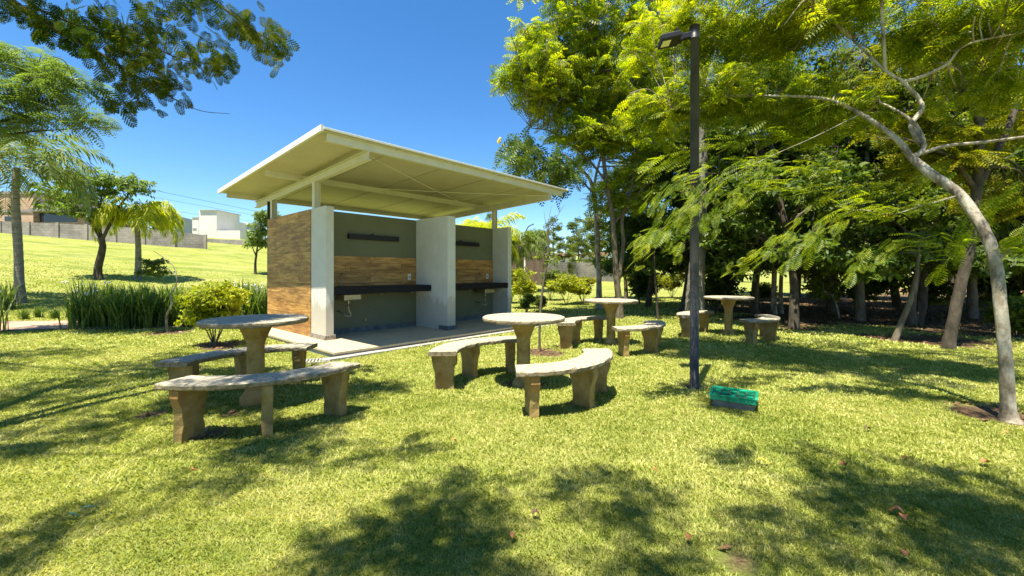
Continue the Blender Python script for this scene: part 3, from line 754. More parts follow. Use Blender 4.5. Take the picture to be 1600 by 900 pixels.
def shade3(x, y, z, h, r, n, rz=.3): return ((x - SH[0] * (h - z), y - SH[1] * (h - z), h), (r, r, rz), n)
def shade(u, v, h, r, n, rz=.35):
    r *= 1.15; n = max(3, int(n * .72))
    g = G(u, v); return ((g[0] - SH[0] * h, g[1] - SH[1] * h, h), (r, r, rz), n)

# --- big leaning tree at the right
r1 = np.random.default_rng(11)
tg_ = G(1577, 655); TR = empty('leaning_tree', tg_, 0, 'smooth pale grey trunk leaning left with feathery bright green canopy at the right edge', 'tree')
tr = [P(1580, 668, 3.58), P(1576, 640, 3.6), P(1571, 560, 3.62), P(1562, 470, 3.66), P(1556, 415, 3.72), P(1538, 362, 3.82), P(1500, 305, 4.0), P(1455, 272, 4.15), P(1425, 247, 4.3)]
limbsR = [(tr, [.10, .050, .044, .043, .044, .045, .044, .041, .035]),
 ([tr[-1], P(1398, 215, 4.4), P(1345, 178, 4.6), P(1290, 155, 4.8), P(1210, 150, 5.1), P(1120, 152, 5.4), P(1050, 172, 5.7)], [.032, .025, .02, .016, .012, .008]),
 ([tr[-1], P(1443, 232, 4.3), P(1437, 205, 4.35), P(1420, 185, 4.4), P(1400, 172, 4.5), P(1375, 160, 4.6)], [.03, .022, .018, .012, .01]),
 ([P(1440, 225, 4.32), P(1424, 195, 4.4), P(1440, 172, 4.45), P(1436, 155, 4.5), P(1410, 128, 4.55), P(1383, 110, 4.6), P(1330, 60, 4.9)], [.032, .026, .022, .02, .016, .01]),
 ([P(1410, 128, 4.55), P(1440, 120, 4.5), P(1480, 100, 4.4), P(1510, 70, 4.3), P(1600, 50, 4.1)], [.02, .018, .014, .008]),
 ([P(1440, 240, 4.3), P(1480, 228, 4.2), P(1540, 222, 4.05), P(1600, 214, 3.9), P(1700, 200, 3.7)], [.02, .017, .014, .01]),
 ([P(1345, 178, 4.6), P(1270, 215, 4.4), P(1200, 246, 4.2), P(1130, 282, 4.1), P(1075, 325, 4.0), P(1000, 385, 3.95)], [.004, .003, .003, .002, .002, .002]),
 ([P(1500, 305, 4.0), P(1440, 322, 3.95), P(1390, 335, 3.95), P(1330, 330, 4.0), P(1265, 378, 4.05)], [.009, .007, .005, .004, .003]),
 ([P(1558, 410, 3.72), P(1590, 380, 3.6), P(1640, 350, 3.5)], [.014, .01, .006]),
 ([P(1330, 60, 4.9), P(1250, -20, 4.9), P(1150, -120, 4.6), P(1200, -500, 3.8)], [.02, .02, .015, .01]),
 ([P(1383, 110, 4.6), P(1380, -150, 4.3), P(1500, -400, 3.6), P(1500, -1200, 2.4)], [.018, .014, .012, .01])]
blR = [BL(1060, 60, 6.2, 90, 55, .9, 90), BL(1180, 50, 5.8, 90, 55, .8, 84), BL(1280, 30, 5.4, 60, 40, .8, 45), BL(1450, 40, 4.8, 60, 40, .6, 40), BL(1550, 30, 4.3, 70, 40, .6, 60),
  BL(1180, 150, 5.6, 120, 45, .8, 80), BL(1060, 170, 6.0, 80, 50, .8, 70), BL(1290, 180, 5.2, 70, 40, .6, 60), BL(1560, 130, 4.6, 60, 50, .6, 45), BL(1180, -60, 5.0, 200, 60, .9, 34), BL(1480, -60, 4.4, 160, 50, .9, 20),
  shade(1250, 560, 4.4, .7, 35), shade(1380, 590, 4.6, .8, 40), shade(1180, 530, 4.8, .7, 30), shade(1480, 630, 4.4, .45, 14), shade(1330, 545, 5.0, .9, 40), shade(1520, 560, 4.6, .9, 40), shade(1140, 640, 4.6, .25, 8)]
build_tree(TR, limbsR, blR, TB, M['leaf_bright'], M['bark_pale'], lsize=.25, per=8, rs=r1, upj=.6, kmid=12)
# finer, nearer sprays of the same tree
def sprays(root, limb_pts, n, T, m, size=.3, rs=r1, name='spray'):
    p = spline(limb_pts, 12); k = rs.integers(2, len(p), n); pos = p[k] + rs.normal(0, .05, (n, 3)); tg = np.gradient(p, axis=0)[k]; tg /= np.linalg.norm(tg, axis=1, keepdims=True)
    sg = rs.choice([-1, 1], n)[:, None]; side = np.cross(tg, [0, 0, 1.0]) * sg
    d = tg * .8 + side * rs.uniform(.3, 1.1, (n, 1)) + np.stack([np.zeros(n), np.zeros(n), rs.normal(-.02, .18, n)], 1)
    up = np.array([0, 0, 1.0]) + rs.normal(0, .22, (n, 3)) + np.array([0, -.35, 0])
    return stamp(T, pos, d, up, size * rs.uniform(.7, 1.15, n))
SV = np.concatenate([
 sprays(TR, [P(1215, 240, 4.25), P(1130, 282, 4.1), P(1075, 325, 4.0), P(1040, 360, 3.97), P(990, 395, 3.95)], 125, TB9, None, 0.168),
 sprays(TR, [P(1200, 270, 4.2), P(1150, 310, 4.1), P(1110, 345, 4.0), P(1050, 390, 4.0)], 62, TB9, None, 0.155),
 sprays(TR, [P(1120, 262, 4.3), P(1080, 272, 4.2), P(1045, 300, 4.1), P(1030, 318, 4.1)], 53, TB9, None, 0.155),
 sprays(TR, [P(1480, 312, 3.95), P(1440, 322, 3.95), P(1390, 335, 3.95), P(1330, 320, 4.0)], 53, TB9, None, 0.174),
 sprays(TR, [P(1520, 395, 3.75), P(1470, 380, 3.8), P(1420, 370, 3.9), P(1360, 400, 4.0), P(1340, 415, 4)], 45, TB9, None, 0.174),
 sprays(TR, [P(1390, 325, 3.95), P(1330, 330, 4.0), P(1290, 355, 4.0), P(1250, 400, 4.05)], 68, TB9, None, 0.174),
 sprays(TR, [P(1560, 400, 3.7), P(1590, 380, 3.6), P(1640, 350, 3.5)], 53, TB9, None, 0.162),
 sprays(TR, [P(1500, 250, 4.6), P(1400, 290, 4.7), P(1300, 300, 4.8), P(1200, 290, 5.0)], 81, TB, None, 0.265), sprays(TR, [P(1300, 230, 5.0), P(1200, 210, 5.2), P(1100, 230, 5.4), P(1020, 260, 5.6)], 94, TB, None, 0.281), sprays(TR, [P(1340, 250, 4.6), P(1260, 262, 4.7), P(1160, 250, 4.9)], 51, TB9, None, 0.181), sprays(TR, [P(1600, 290, 4.3), P(1540, 330, 4.5), P(1480, 410, 4.8)], 45, TB, None, 0.234),
 sprays(TR, [P(1270, 330, 4.6), P(1210, 385, 4.6), P(1150, 420, 4.6)], 51, TB9, None, 0.162)])
foliage('crown_spray', SV, M['leaf_bright'], TR)

# --- jacaranda-like tree behind the third table
r2 = np.random.default_rng(12)
g = G(968, 497); g[1] = 11.6; TJ = empty('feathery_tree', (g[0], 11.6, 0), 0, 'tall forked dark trunk with feathery green crown rising right of the shelter roof', 'tree')
Yj = 11.6
limbsJ = [([P(968, 503, Yj), P(967, 470, Yj), P(962, 420, Yj), P(957, 340, Yj), P(948, 285, Yj), P(940, 230, Yj), P(925, 150, Yj), P(910, 80, Yj)], [.14, .095, .08, .07, .06, .05, .04, .02]),
 ([P(965, 450, Yj), P(974, 380, Yj + .1), P(972, 345, Yj), P(985, 300, Yj), P(1000, 220, Yj), P(1010, 120, Yj)], [.06, .055, .05, .04, .03, .02]),
 ([P(948, 285, Yj), P(920, 250, Yj), P(890, 225, Yj - .3), P(860, 205, Yj - .4), P(830, 200, Yj - .5)], [.035, .03, .025, .02, .012]),
 ([P(958, 350, Yj), P(985, 320, Yj), P(1010, 280, Yj), P(1040, 200, Yj)], [.035, .03, .02, .015]),
 ([P(925, 300, Yj), P(900, 275, Yj), P(870, 262, Yj - .4), P(835, 240, Yj - .6)], [.03, .02, .015, .01])]
blJ = [BL(845, 105, Yj - .5, 60, 48, 1.2, 95), BL(905, 60, Yj, 70, 55, 1.3, 110), BL(880, 150, Yj - .3, 70, 50, 1.2, 110), BL(960, 130, Yj, 70, 70, 1.3, 120), BL(1010, 60, Yj, 70, 60, 1.2, 80), BL(920, 215, Yj - .2, 60, 40, 1.1, 80), BL(1000, 210, Yj, 60, 60, 1.2, 90),
   BL(830, 55, Yj - .5, 30, 30, .7, 18), BL(798, 118, Yj - .5, 22, 20, .5, 14), BL(900, -40, Yj, 120, 70, 1.6, 110), BL(1010, -60, Yj, 120, 70, 1.6, 90), BL(975, 300, Yj + .5, 60, 50, 1, 60)]
build_tree(TJ, limbsJ, blJ, TBW, M['leaf_bright'], M['bark_mid'], lsize=.36, per=7, rs=r2, upj=.9, kmid=12, twig_r=.010, mid_r=.02)
SV = np.concatenate([stamp(TBW, P(815, 240, 10.9) + r2.normal(0, 1, (190, 3)) * [.27, .25, .27], r2.normal(0, 1, (190, 3)) - [0, 0, .6], r2.normal(0, .6, (190, 3)) + [0, -.5, .8], r2.uniform(.28, .46, 190)),
  stamp(TBW, P(868, 268, 10.9) + r2.normal(0, 1, (190, 3)) * [.32, .25, .22], r2.normal(0, 1, (190, 3)) - [0, 0, .4], r2.normal(0, .6, (190, 3)) + [0, -.5, .8], r2.uniform(.3, .48, 190))])
foliage('crown_tuft', SV, M['leaf_dark'], TJ)
b = MB(); fl = P(784, 221, 10.9)
for k in range(5): b.lathe([(.01, 0), (.035, .03), (.02, .07)], 6, tuple(fl + r2.normal(0, .05, 3)))
b.build('yellow_blossom', M['yellow_petal'], TJ)

# --- slender pale tree just left of it
r3 = np.random.default_rng(13); Ys = 14.3
TS = empty('slender_tree', (P(935, 480, Ys)[0], Ys, 0), 0, 'slender pale trunk curving up left of the forked dark trunk', 'tree')
build_tree(TS, [([P(935, 487, Ys), P(936, 440, Ys), P(934, 390, Ys), P(931, 330, Ys), P(925, 290, Ys), P(912, 268, Ys), P(880, 240, Ys)], [.12, .09, .085, .08, .07, .05, .03]),
  ([P(927, 300, Ys), P(932, 270, Ys), P(950, 200, Ys), P(970, 100, Ys)], [.05, .045, .035, .02])],
  [BL(950, 180, Ys, 50, 60, 1.2, 60), BL(1000, 130, Ys, 70, 80, 1.4, 80), BL(1010, 270, Ys, 50, 50, 1.2, 60)], TBW, M['leaf_mid'], M['bark_pale'], lsize=.6, per=4, rs=r3, twig_r=.012)

# --- dark leaning trunk at right, golden foliage
r4 = np.random.default_rng(14); gd = G(1482, 545); Yd = gd[1]
TD = empty('gold_leaved_tree', gd, 0, 'dark greenish trunk leaning right with golden green foliage behind the pale leaning trunk', 'tree')
build_tree(TD, [([P(1480, 556, Yd), P(1486, 520, Yd), P(1500, 450, Yd), P(1516, 380, Yd), P(1526, 300, Yd), P(1530, 230, Yd), P(1532, 165, Yd), P(1530, 60, Yd)], [.11, .082, .075, .074, .07, .065, .055, .04]),
  ([P(1530, 190, Yd), P(1505, 130, Yd), P(1490, 80, Yd), P(1480, 0, Yd)], [.06, .05, .04, .02]), ([P(1530, 170, Yd), P(1560, 110, Yd), P(1570, 40, Yd)], [.06, .05, .03]),
  ([P(1526, 300, Yd), P(1490, 250, Yd), P(1450, 230, Yd), P(1410, 215, Yd)], [.05, .03, .02, .01]), ([P(1528, 290, Yd), P(1575, 200, Yd), P(1600, 120, Yd)], [.06, .05, .03])],
  [BL(1460, 240, Yd + .4, 60, 45, .8, 60), BL(1420, 190, Yd + .6, 50, 30, .8, 35), BL(1500, 60, Yd, 90, 50, 1, 60), BL(1570, 300, Yd + .6, 50, 40, .8, 35), BL(1590, 180, Yd + .5, 40, 60, .8, 40), BL(1400, 90, Yd + 1, 60, 40, .8, 22)],
  TB, M['leaf_gold'], M['bark_dark'], lsize=.34, per=6, rs=r4, twig_r=.008)

# --- trees of the grove: templates first, then copies
def template(kind, seed):
    r = np.random.default_rng(seed); H = r.uniform(7.5, 9.0); lean = r.normal(0, .3, 2)
    zc = [-.2, 1.2, 2.6, 4.2, H * .8]; tp = [np.array([lean[0] * z / 4 + r.normal(0, .06), lean[1] * z / 4 + r.normal(0, .06), z]) for z in zc]
    limbs = [(tp, [.15, .105, .09, .07, .03])]; blobs = []
    nb = 9
    for k in range(nb):
        z0 = r.uniform(1.4, 4.5); a = k / nb * 2 * math.pi + r.normal(0, .3); R_ = r.uniform(1.2, 2.2); base = np.array([np.interp(z0, zc, [t[0] for t in tp]), np.interp(z0, zc, [t[1] for t in tp]), z0])
        e = base + np.array([math.cos(a) * R_, math.sin(a) * R_, r.uniform(.5, 1.6)]); limbs.append(([base, (base + e) / 2 + np.array([0, 0, .25]), e], [.05, .035, .015]))
        blobs.append((e, (.95, .95, .75), 42))
    for k in range(8):
        a = r.uniform(0, 6.28); z = r.uniform(4.5, H); R_ = 1.6 * (1 - (z - 4.5) / (H - 3.5)) + .3
        blobs.append(((math.cos(a) * R_ + lean[0], math.sin(a) * R_ + lean[1], z), (1.1, 1.1, .8), 40))
    for k in range(6):
        a = k + r.uniform(0, 1); blobs.append(((math.cos(a) * 1.5, math.sin(a) * 1.5, r.uniform(1.5, 2.4)), (.8, .8, .5), 26))
    t = empty('grove_tree', (0, 0, 0))
    if kind == 'broad': build_tree(t, limbs, blobs, TBR, M['leaf_dark'], M['bark_dark'], lsize=.30, per=4, rs=r, upj=.6, kmid=6, twig_r=.012, loc=True)
    elif kind == 'mid': build_tree(t, limbs, blobs, TBR, M['leaf_mid'], M['bark_mid'], lsize=.26, per=4, rs=r, upj=.6, kmid=6, twig_r=.012, loc=True)
    else: build_tree(t, limbs, blobs, TBW, M['leaf_mid'], M['bark_dark'], lsize=.5, per=3, rs=r, upj=.35, kmid=6, twig_r=.012, loc=True)
    return t
temps = [template('broad', 21), template('broad', 22), template('mid', 23), template('feather', 24)]
used = [False] * 4
# (u, Y, template, scale, label)
grove = [
 (1010, 15.5, 0, .80, 'dark leafy tree left of the ringed palm trunk'), (1065, 13.5, 1, .85, 'dark leafy tree behind the lamp post'),
 (1140, 15.0, 2, .9, 'bushy tree right behind the farthest table'), (1185, 12.6, 1, .9, 'dark tree left of the pale slim trunks'),
 (1246, 9.4, 0, .80, 'thick dark trunk standing right of the farthest bench'), (1300, 13.2, 3, .95, 'feathery tree behind the thick dark trunk'),
 (1350, 11.0, 2, .85, 'bushy tree in the middle of the dark grove'), (1428, 10.2, 1, .85, 'dark tree left of the leaning greenish trunk'),
 (1400, 15.5, 0, 1.0, 'tall dark tree at the back of the grove'), (1525, 11.5, 2, .9, 'bushy tree seen just left of the pale leaning trunk'),
 (1620, 10.5, 0, .9, 'dark tree cut by the right edge of the photo'), (1570, 14.5, 3, 1.0, 'feathery tree behind the right edge trunks'),
 (1250, 18.5, 1, 1.0, 'dark tree far back between trunks'), (1480, 18, 2, 1.05, 'tall bushy tree deep in the grove at right'), (1650, 17, 1, 1.1, 'tall dark tree at far right back'),
 (1110, 19.5, 0, .9, 'dark tree far behind the lamp post'), (975, 19.5, 2, .75, 'small bushy tree far behind the forked trunk'), (1330, 21, 0, 1.1, 'dark tree at the rear of the grove'), (1180, 24, 3, 1.1, 'feathery tree at the far rear of the grove'),
 (1560, 23, 0, 1.2, 'tall dark tree far right beyond the fence'), (1740, 13, 0, 1.0, 'dark tree outside the right edge')]
for i, (u, Y, k, sc, lb) in enumerate(grove):
    x = (u - 800) / F * Y; place(temps[k], not used[k], x, Y, i * 2.1 + .4, lb, 'tree', 'trees of the shady grove', sc=sc); used[k] = True

# royal palm trunk behind the lamp post
def palm_tree(name, label, base, trunk_pts, rads, nf, fl, mat_l, seed, spread=1.0, leaf_len=.32, droop=1.0, barkm=None, leafw=.014, up0=1.15, drop=1.25):
    r = np.random.default_rng(seed); t = empty(name, base, 0, label, 'palm tree')
    p = spline(trunk_pts, 10); rr = np.interp(np.linspace(0, 1, len(p)), np.linspace(0, 1, len(rads)), rads)
    rr = rr * (1 + .03 * np.sin(np.arange(len(p)) * 2.2))
    v, q = tube_np(p, rr, 16); mesh_np('trunk', v, q, barkm or M['bark_palm'], t, smoothf=True)
    top = p[-1]; LV = []; 
    for i in range(nf):
        a = i * 2.4 + r.normal(0, .2); el = up0 - (i / nf) * drop + r.normal(0, .08); n = 26
        s = np.linspace(0, 1, n); L = fl * r.uniform(.8, 1.1)
        ang = el - droop * 1.7 * s ** 1.4
        ds = L / (n - 1); hx = np.cumsum(np.cos(ang) * ds); hz = np.cumsum(np.sin(ang) * ds)
        d = np.array([math.cos(a), math.sin(a)]); R_ = np.stack([top[0] + d[0] * hx * spread, top[1] + d[1] * hx * spread, top[2] + hz], 1)
        T_ = np.gradient(R_, axis=0); T_ /= np.linalg.norm(T_, axis=1, keepdims=True); Sd = np.array([-d[1], d[0], 0])
        for j in range(n - 1):   # rachis
            w = .012 * (1 - .7 * s[j]); LV.append(np.array([R_[j] - Sd * w, R_[j+1] - Sd * w, R_[j+1] + Sd * w, R_[j] + Sd * w]))
        for j in range(3, n):
            for k2 in range(2):
                f = k2 / 2; b0 = R_[j] * (1 - f) + R_[j-1] * f
                for sg in (-1, 1):
                    l = leaf_len * (math.sin(math.pi * min(1, .15 + .85 * s[j])) * .8 + .3) * r.uniform(.8, 1.15)
                    dd = Sd * sg * .8 + T_[j] * .65 + np.array([0, 0, r.normal(-.1, .3)]); dd /= np.linalg.norm(dd)
                    tip = b0 + dd * l + np.array([0, 0, -.35 * l * droop]); mid = b0 + dd * l * .55; w = T_[j] * leafw
                    LV.append(np.array([b0 - w * .4, mid - w, tip, mid + w]))
    foliage('fronds', np.concatenate(LV), mat_l, t)
    return t
Yp = 11.0
palm_tree('royal_palm', 'ringed grey palm trunk rising behind the black lamp post', (P(1086, 500, Yp)[0], Yp, 0), [P(1086, 508, Yp), P(1086, 470, Yp), P(1089, 420, Yp), P(1095, 340, Yp), P(1098, 200, Yp), P(1098, 60, Yp)], [.25, .235, .2, .15, .13, .12], 9, 2.6, M['palm_green'], 31)
# pale slim trunks
for (u, vb, ut, Y, rd, lb) in ((1210, 492, 1213, 12.7, .07, 'pale slim trunk, left one of a close pair before the dark trunk'), (1221, 493, 1224, 12.9, .055, 'pale slim trunk, right one of a close pair before the dark trunk')):
    t = empty('slim_tree', (P(u, vb, Y)[0], Y, 0), 0, lb, 'tree', 'pale slim trunks in the grove')
    build_tree(t, [([P(u, vb + 6, Y), P(u - 1, 450, Y), P(ut, 380, Y), P(ut + 4, 300, Y), P(ut + 2, 200, Y)], [rd * 1.3, rd, rd * .9, rd * .7, .02])], [BL(ut, 230, Y, 35, 60, .8, 30)], TB, M['leaf_mid'], M['bark_pale'], lsize=.45, per=3, rs=np.random.default_rng(u))
# thin leaning stems in the grove
stems = [(1397, 532, [(1397, 534), (1410, 500), (1424, 465), (1432, 430), (1436, 380)], .045, 'thin brown trunk leaning right at the lawn edge', 'bark_mid'),
         (1312, 498, [(1312, 500), (1308, 480), (1300, 462), (1288, 455)], .022, 'thin whitish stem leaning left in the grove', 'bark_pale'),
         (1025, 500, [(1028, 502), (1026, 470), (1023, 420), (1022, 380)], .03, 'thin dark sapling left of the lamp post', 'bark_dark'),
         (1425, 508, [(1425, 512), (1424, 480), (1430, 440), (1440, 400)], .09, 'short brown trunk at the edge of the leaf litter', 'bark_mid'),
         (1185, 505, [(1184, 505), (1183, 470), (1186, 420), (1184, 370)], .025, 'thin dark sapling right of the farthest table', 'bark_dark')]
for i, (u, v, pp, rd, lb, bm) in enumerate(stems):
    g = G(u, v); Y = g[1]; t = empty('thin_tree', g, 0, lb, 'tree', 'thin stems in the grove')
    pts = [P(a, c, Y) for a, c in pp]; c = pts[-1]
    build_tree(t, [(pts, [rd * 1.3, rd, rd * .8, rd * .5])], [((c[0], c[1], c[2] + .1), (.5, .5, .4), 18)], TBR, M['leaf_dark' if i != 1 else 'leaf_mid'], M[bm], lsize=.24, per=3, rs=np.random.default_rng(40 + i), upj=.6)

# --- left: branches hanging in from an overhead tree standing left of the camera
r5 = np.random.default_rng(15); tl = np.array([-5.4, 1.9, 0.0])
TL = empty('overhanging_tree', tl, 0, 'dark feathery branches hanging in at the top left against the sky', 'tree')
fork = np.array([-5.0, 1.9, 3.4])
limbsL = [([tl + [0, 0, -.2], tl + [.1, 0, 1.2], tl + [.2, 0, 2.4], fork], [.2, .16, .15, .13]),
 ([fork, P(-150, -100, 4.0), P(60, 30, 4.2), P(150, 80, 4.3), P(215, 120, 4.4), P(255, 145, 4.5), P(310, 172, 4.6), P(360, 178, 4.7)], [.08, .05, .03, .016, .012, .008, .004, .0025]),
 ([P(60, 15, 4.2), P(150, 50, 4.3), P(230, 70, 4.4), P(290, 95, 4.5), P(350, 100, 4.6)], [.014, .011, .009, .006, .004]),
 ([fork, P(0, -200, 3.8), P(200, -80, 4.0), P(330, 0, 4.2), P(400, 50, 4.3), P(440, 70, 4.4)], [.06, .04, .03, .016, .009, .004]),
 ([fork, np.array([-3.4, 1.6, 4.6]), np.array([-1.6, 1.2, 5.2]), np.array([0, .8, 5.4])], [.02, .010, .006, .005]),
 ([fork, np.array([-4.6, 3.0, 4.6]), np.array([-4.0, 4.2, 5.4])], [.07, .05, .03])]
blL = [shade(660, 830, 5.0, .33, 24, .25), shade(720, 870, 5.0, .3, 18, .25), shade(560, 870, 5.0, .28, 12, .25), shade(960, 800, 5.2, .36, 17, .25), shade(1020, 870, 5.2, .25, 8, .2), shade(400, 735, 5.0, .36, 15, .25), shade(620, 700, 5.0, .3, 8, .2),
  shade(60, 860, 5.0, .35, 16, .25), shade(130, 600, 5.4, .9, 75, .3), shade(60, 680, 5.2, .6, 44, .3), shade(300, 640, 5.2, .5, 34, .3), shade(570, 610, 5.4, .45, 30, .3), shade(250, 570, 5.6, .8, 55, .3), shade(20, 560, 5.6, 1.0, 70, .3), shade(460, 680, 5.2, .4, 24, .3), shade(740, 760, 5.0, .22, 7, .2), shade3(-2.65, 4.1, .77, 5.0, .5, 70, .35), shade3(-2.0, 3.3, .4, 5.0, .5, 22, .3), shade3(-3.1, 4.3, .4, 5.0, .45, 34, .3), shade3(-1.7, 4.6, .3, 5.0, .4, 9, .3)]
build_tree(TL, limbsL, blL, TB, M['leaf_over'], M['bark_dark'], lsize=.27, per=4, rs=r5, upj=.3, kmid=12, mid_max=.010)
SV = []
def spr2(c, rx, rz, ry, n, size=.135, dz=-.75):
    n = int(n * 1.25)
    c = P(*c); pos = c + r5.uniform(-1, 1, (n, 3)) * [rx, ry, rz]
    d = np.stack([r5.normal(.35, .5, n), r5.normal(0, .5, n), r5.normal(dz, .35, n)], 1); up = np.stack([r5.normal(.4, .8, n), r5.normal(-.7, .6, n), r5.normal(.2, .6, n)], 1)
    SV.append(stamp(TCH, pos, d, up, size * r5.uniform(.7, 1.2, n)))
for c, rx, rz, n in (((70, 22, 4.2), .42, .10, 44), ((150, 45, 4.3), .42, .16, 78), ((210, 85, 4.4), .34, .18, 66), ((185, 135, 4.4), .16, .22, 32), ((240, 150, 4.5), .14, .10, 18), ((255, 128, 4.5), .2, .09, 20), ((330, 85, 4.6), .18, .14, 28), ((300, 100, 4.6), .2, .08, 16),
                     ((340, 15, 4.2), .3, .12, 34), ((395, 40, 4.3), .2, .14, 32), ((430, 72, 4.4), .14, .14, 20), ((215, 20, 4.3), .4, .12, 40), ((110, 60, 4.3), .25, .08, 14), ((20, 10, 4.2), .3, .12, 20), ((265, 60, 4.4), .15, .1, 12)):
    spr2(c, rx, rz, .25, n)
foliage('crown_spray', np.concatenate(SV), M['leaf_over'], TL)

# second overhead tree behind the camera, right: shade in the foreground
r6 = np.random.default_rng(16); tb_ = np.array([3.4, -1.8, 0.0])
TK = empty('shade_tree', tb_, 0, 'tree behind the viewer whose crown shades the right foreground', 'tree')
build_tree(TK, [([tb_ + [0, 0, -.2], tb_ + [-.1, 0, 1.5], tb_ + [-.3, .2, 3.6], tb_ + [-.8, .9, 4.8]], [.2, .16, .14, .08]), ([tb_ + [-.3, .2, 3.4], tb_ + [-1.6, 1.6, 4.8], tb_ + [-2.6, 2.2, 5.2]], [.04, .02, .01]), ([tb_ + [-.3, .2, 3.6], tb_ + [.2, 1.4, 4.6], tb_ + [.6, 2.6, 5.2]], [.04, .02, .01])],
  [shade(1420, 800, 5.0, .5, 34, .25), shade(1300, 830, 5.0, .3, 12, .2), shade(1520, 850, 5.0, .4, 22, .25), shade(1330, 740, 5.1, .28, 9, .2), shade(1180, 720, 5.1, .16, 4, .15), shade(1200, 870, 5.0, .16, 4, .15), shade(1480, 745, 5.0, .2, 6, .2), shade(1600, 800, 5.0, .5, 25, .25)],
  TB, M['leaf_over'], M['bark_dark'], lsize=.27, per=4, rs=r6, upj=.3, mid_max=.010)

# --- feathery tree at far left
r7 = np.random.default_rng(17); Yf = 8.0; gf = np.array([(-110 - 800) / F * Yf, Yf, 0]); gf[2] = terr(gf[0], gf[1])
TF = empty('left_feathery_tree', gf, 0, 'light green feathery crown reaching in at the left edge above the palm', 'tree')
build_tree(TF, [([gf + [0, 0, -.2], P(-110, 400, Yf), P(-100, 300, Yf), P(-60, 220, Yf)], [.16, .13, .12, .08]), ([P(-60, 220, Yf), P(0, 190, Yf), P(50, 178, Yf), P(90, 150, Yf), P(115, 125, Yf)], [.05, .03, .02, .012, .006]),
   ([P(-60, 220, Yf), P(0, 212, Yf), P(60, 205, Yf), P(140, 200, Yf), P(190, 200, Yf)], [.04, .02, .012, .008, .004]), ([P(-60, 220, Yf), P(-40, 120, Yf), P(20, 90, Yf)], [.05, .03, .01])],
  [BL(30, 95, Yf, 55, 35, .8, 55), BL(60, 145, Yf, 60, 35, .8, 62), BL(110, 120, Yf, 35, 25, .6, 18), BL(20, 190, Yf, 50, 30, .7, 40), BL(130, 185, Yf, 45, 20, .5, 18), BL(-60, 100, Yf, 80, 80, 1.2, 60), BL(-80, 230, Yf, 60, 50, 1, 40)],
  TB, M['leaf_blue'], M['bark_dark'], lsize=.36, per=4, rs=r7, upj=.35)

# --- palms and trees on the left slope
gp = G(32, 474); Y = gp[1]
palm_tree('grey_palm', 'tall grey ringed palm trunk at the far left edge', gp, [P(32, 480, Y), P(30, 440, Y), P(29, 400, Y), P(26, 350, Y), P(24, 310, Y), P(26, 262, Y)], [.15, .11, .10, .10, .09, .08], 26, 2.5, M['palm_green'], 32, leaf_len=.6, droop=1.1, leafw=.026)
gp = G(215, 437); Y = gp[1]
palm_tree('young_palm', 'young palm with arching yellow fronds on the lawn slope', gp, [P(215, 440, Y), P(216, 420, Y), P(216, 385, Y), P(214, 352, Y)], [.15, .12, .10, .09], 22, 2.3, M['palm_yellow'], 33, leaf_len=.5, droop=1.75, up0=1.5, leafw=.036, drop=.8)
def bushy_tree(name, label, u, v, pts, rads, blobs, mat_l, seed, bark='bark_dark', T=None, ls=.3, cat='tree', group=None, per=4, Y=None, upj=.6):
    g = G(u, v) if Y is None else np.array([(u - 800) / F * Y, Y, float(terr((u - 800) / F * Y, Y))]); Y = g[1]; t = empty(name, g, 0, label, cat, group)
    limbs = [([P(a, c, Y) for a, c in pts[0]], rads[0])] + [([P(a, c, Y) for a, c in q], rr) for q, rr in zip(pts[1:], rads[1:])]
    limbs[0][0][0] = limbs[0][0][0] - np.array([0, 0, .1])
    build_tree(t, limbs, [BL(a, c, Y, ru, rv, dy, n) for (a, c, ru, rv, dy, n) in blobs], T if T is not None else TBR, M[mat_l], M[bark], lsize=ls, per=per, rs=np.random.default_rng(seed), upj=upj)
    return t
bushy_tree('crooked_tree', 'dark forked tree with spreading grey green crown left of the young palm', 155, 437, [[(155, 437), (153, 420), (160, 390), (158, 372), (145, 350), (125, 330)], [(158, 378), (172, 350), (185, 325), (200, 305)], [(158, 372), (155, 340), (160, 300)]], [[.16, .14, .12, .1, .07, .03], [.07, .05, .03], [.06, .04, .02]],
  [(120, 300, 42, 30, 1.2, 46), (155, 285, 45, 20, 1.2, 46), (195, 285, 34, 16, 1.1, 30), (130, 325, 40, 22, 1.2, 36), (215, 300, 20, 12, .8, 12)], 'leaf_blue', 51, ls=.32)
bushy_tree('lone_sapling', 'small round young tree on the lawn left of the wood wall', 399, 428, [[(399, 428), (399, 412), (401, 395), (404, 370)], [(400, 400), (394, 385), (390, 370)]], [[.08, .06, .05, .02], [.04, .02, .01]],
  [(398, 372, 17, 17, .8, 34), (408, 350, 12, 18, .8, 22), (420, 335, 18, 10, .8, 22)], 'leaf_blue', 52, ls=.36)
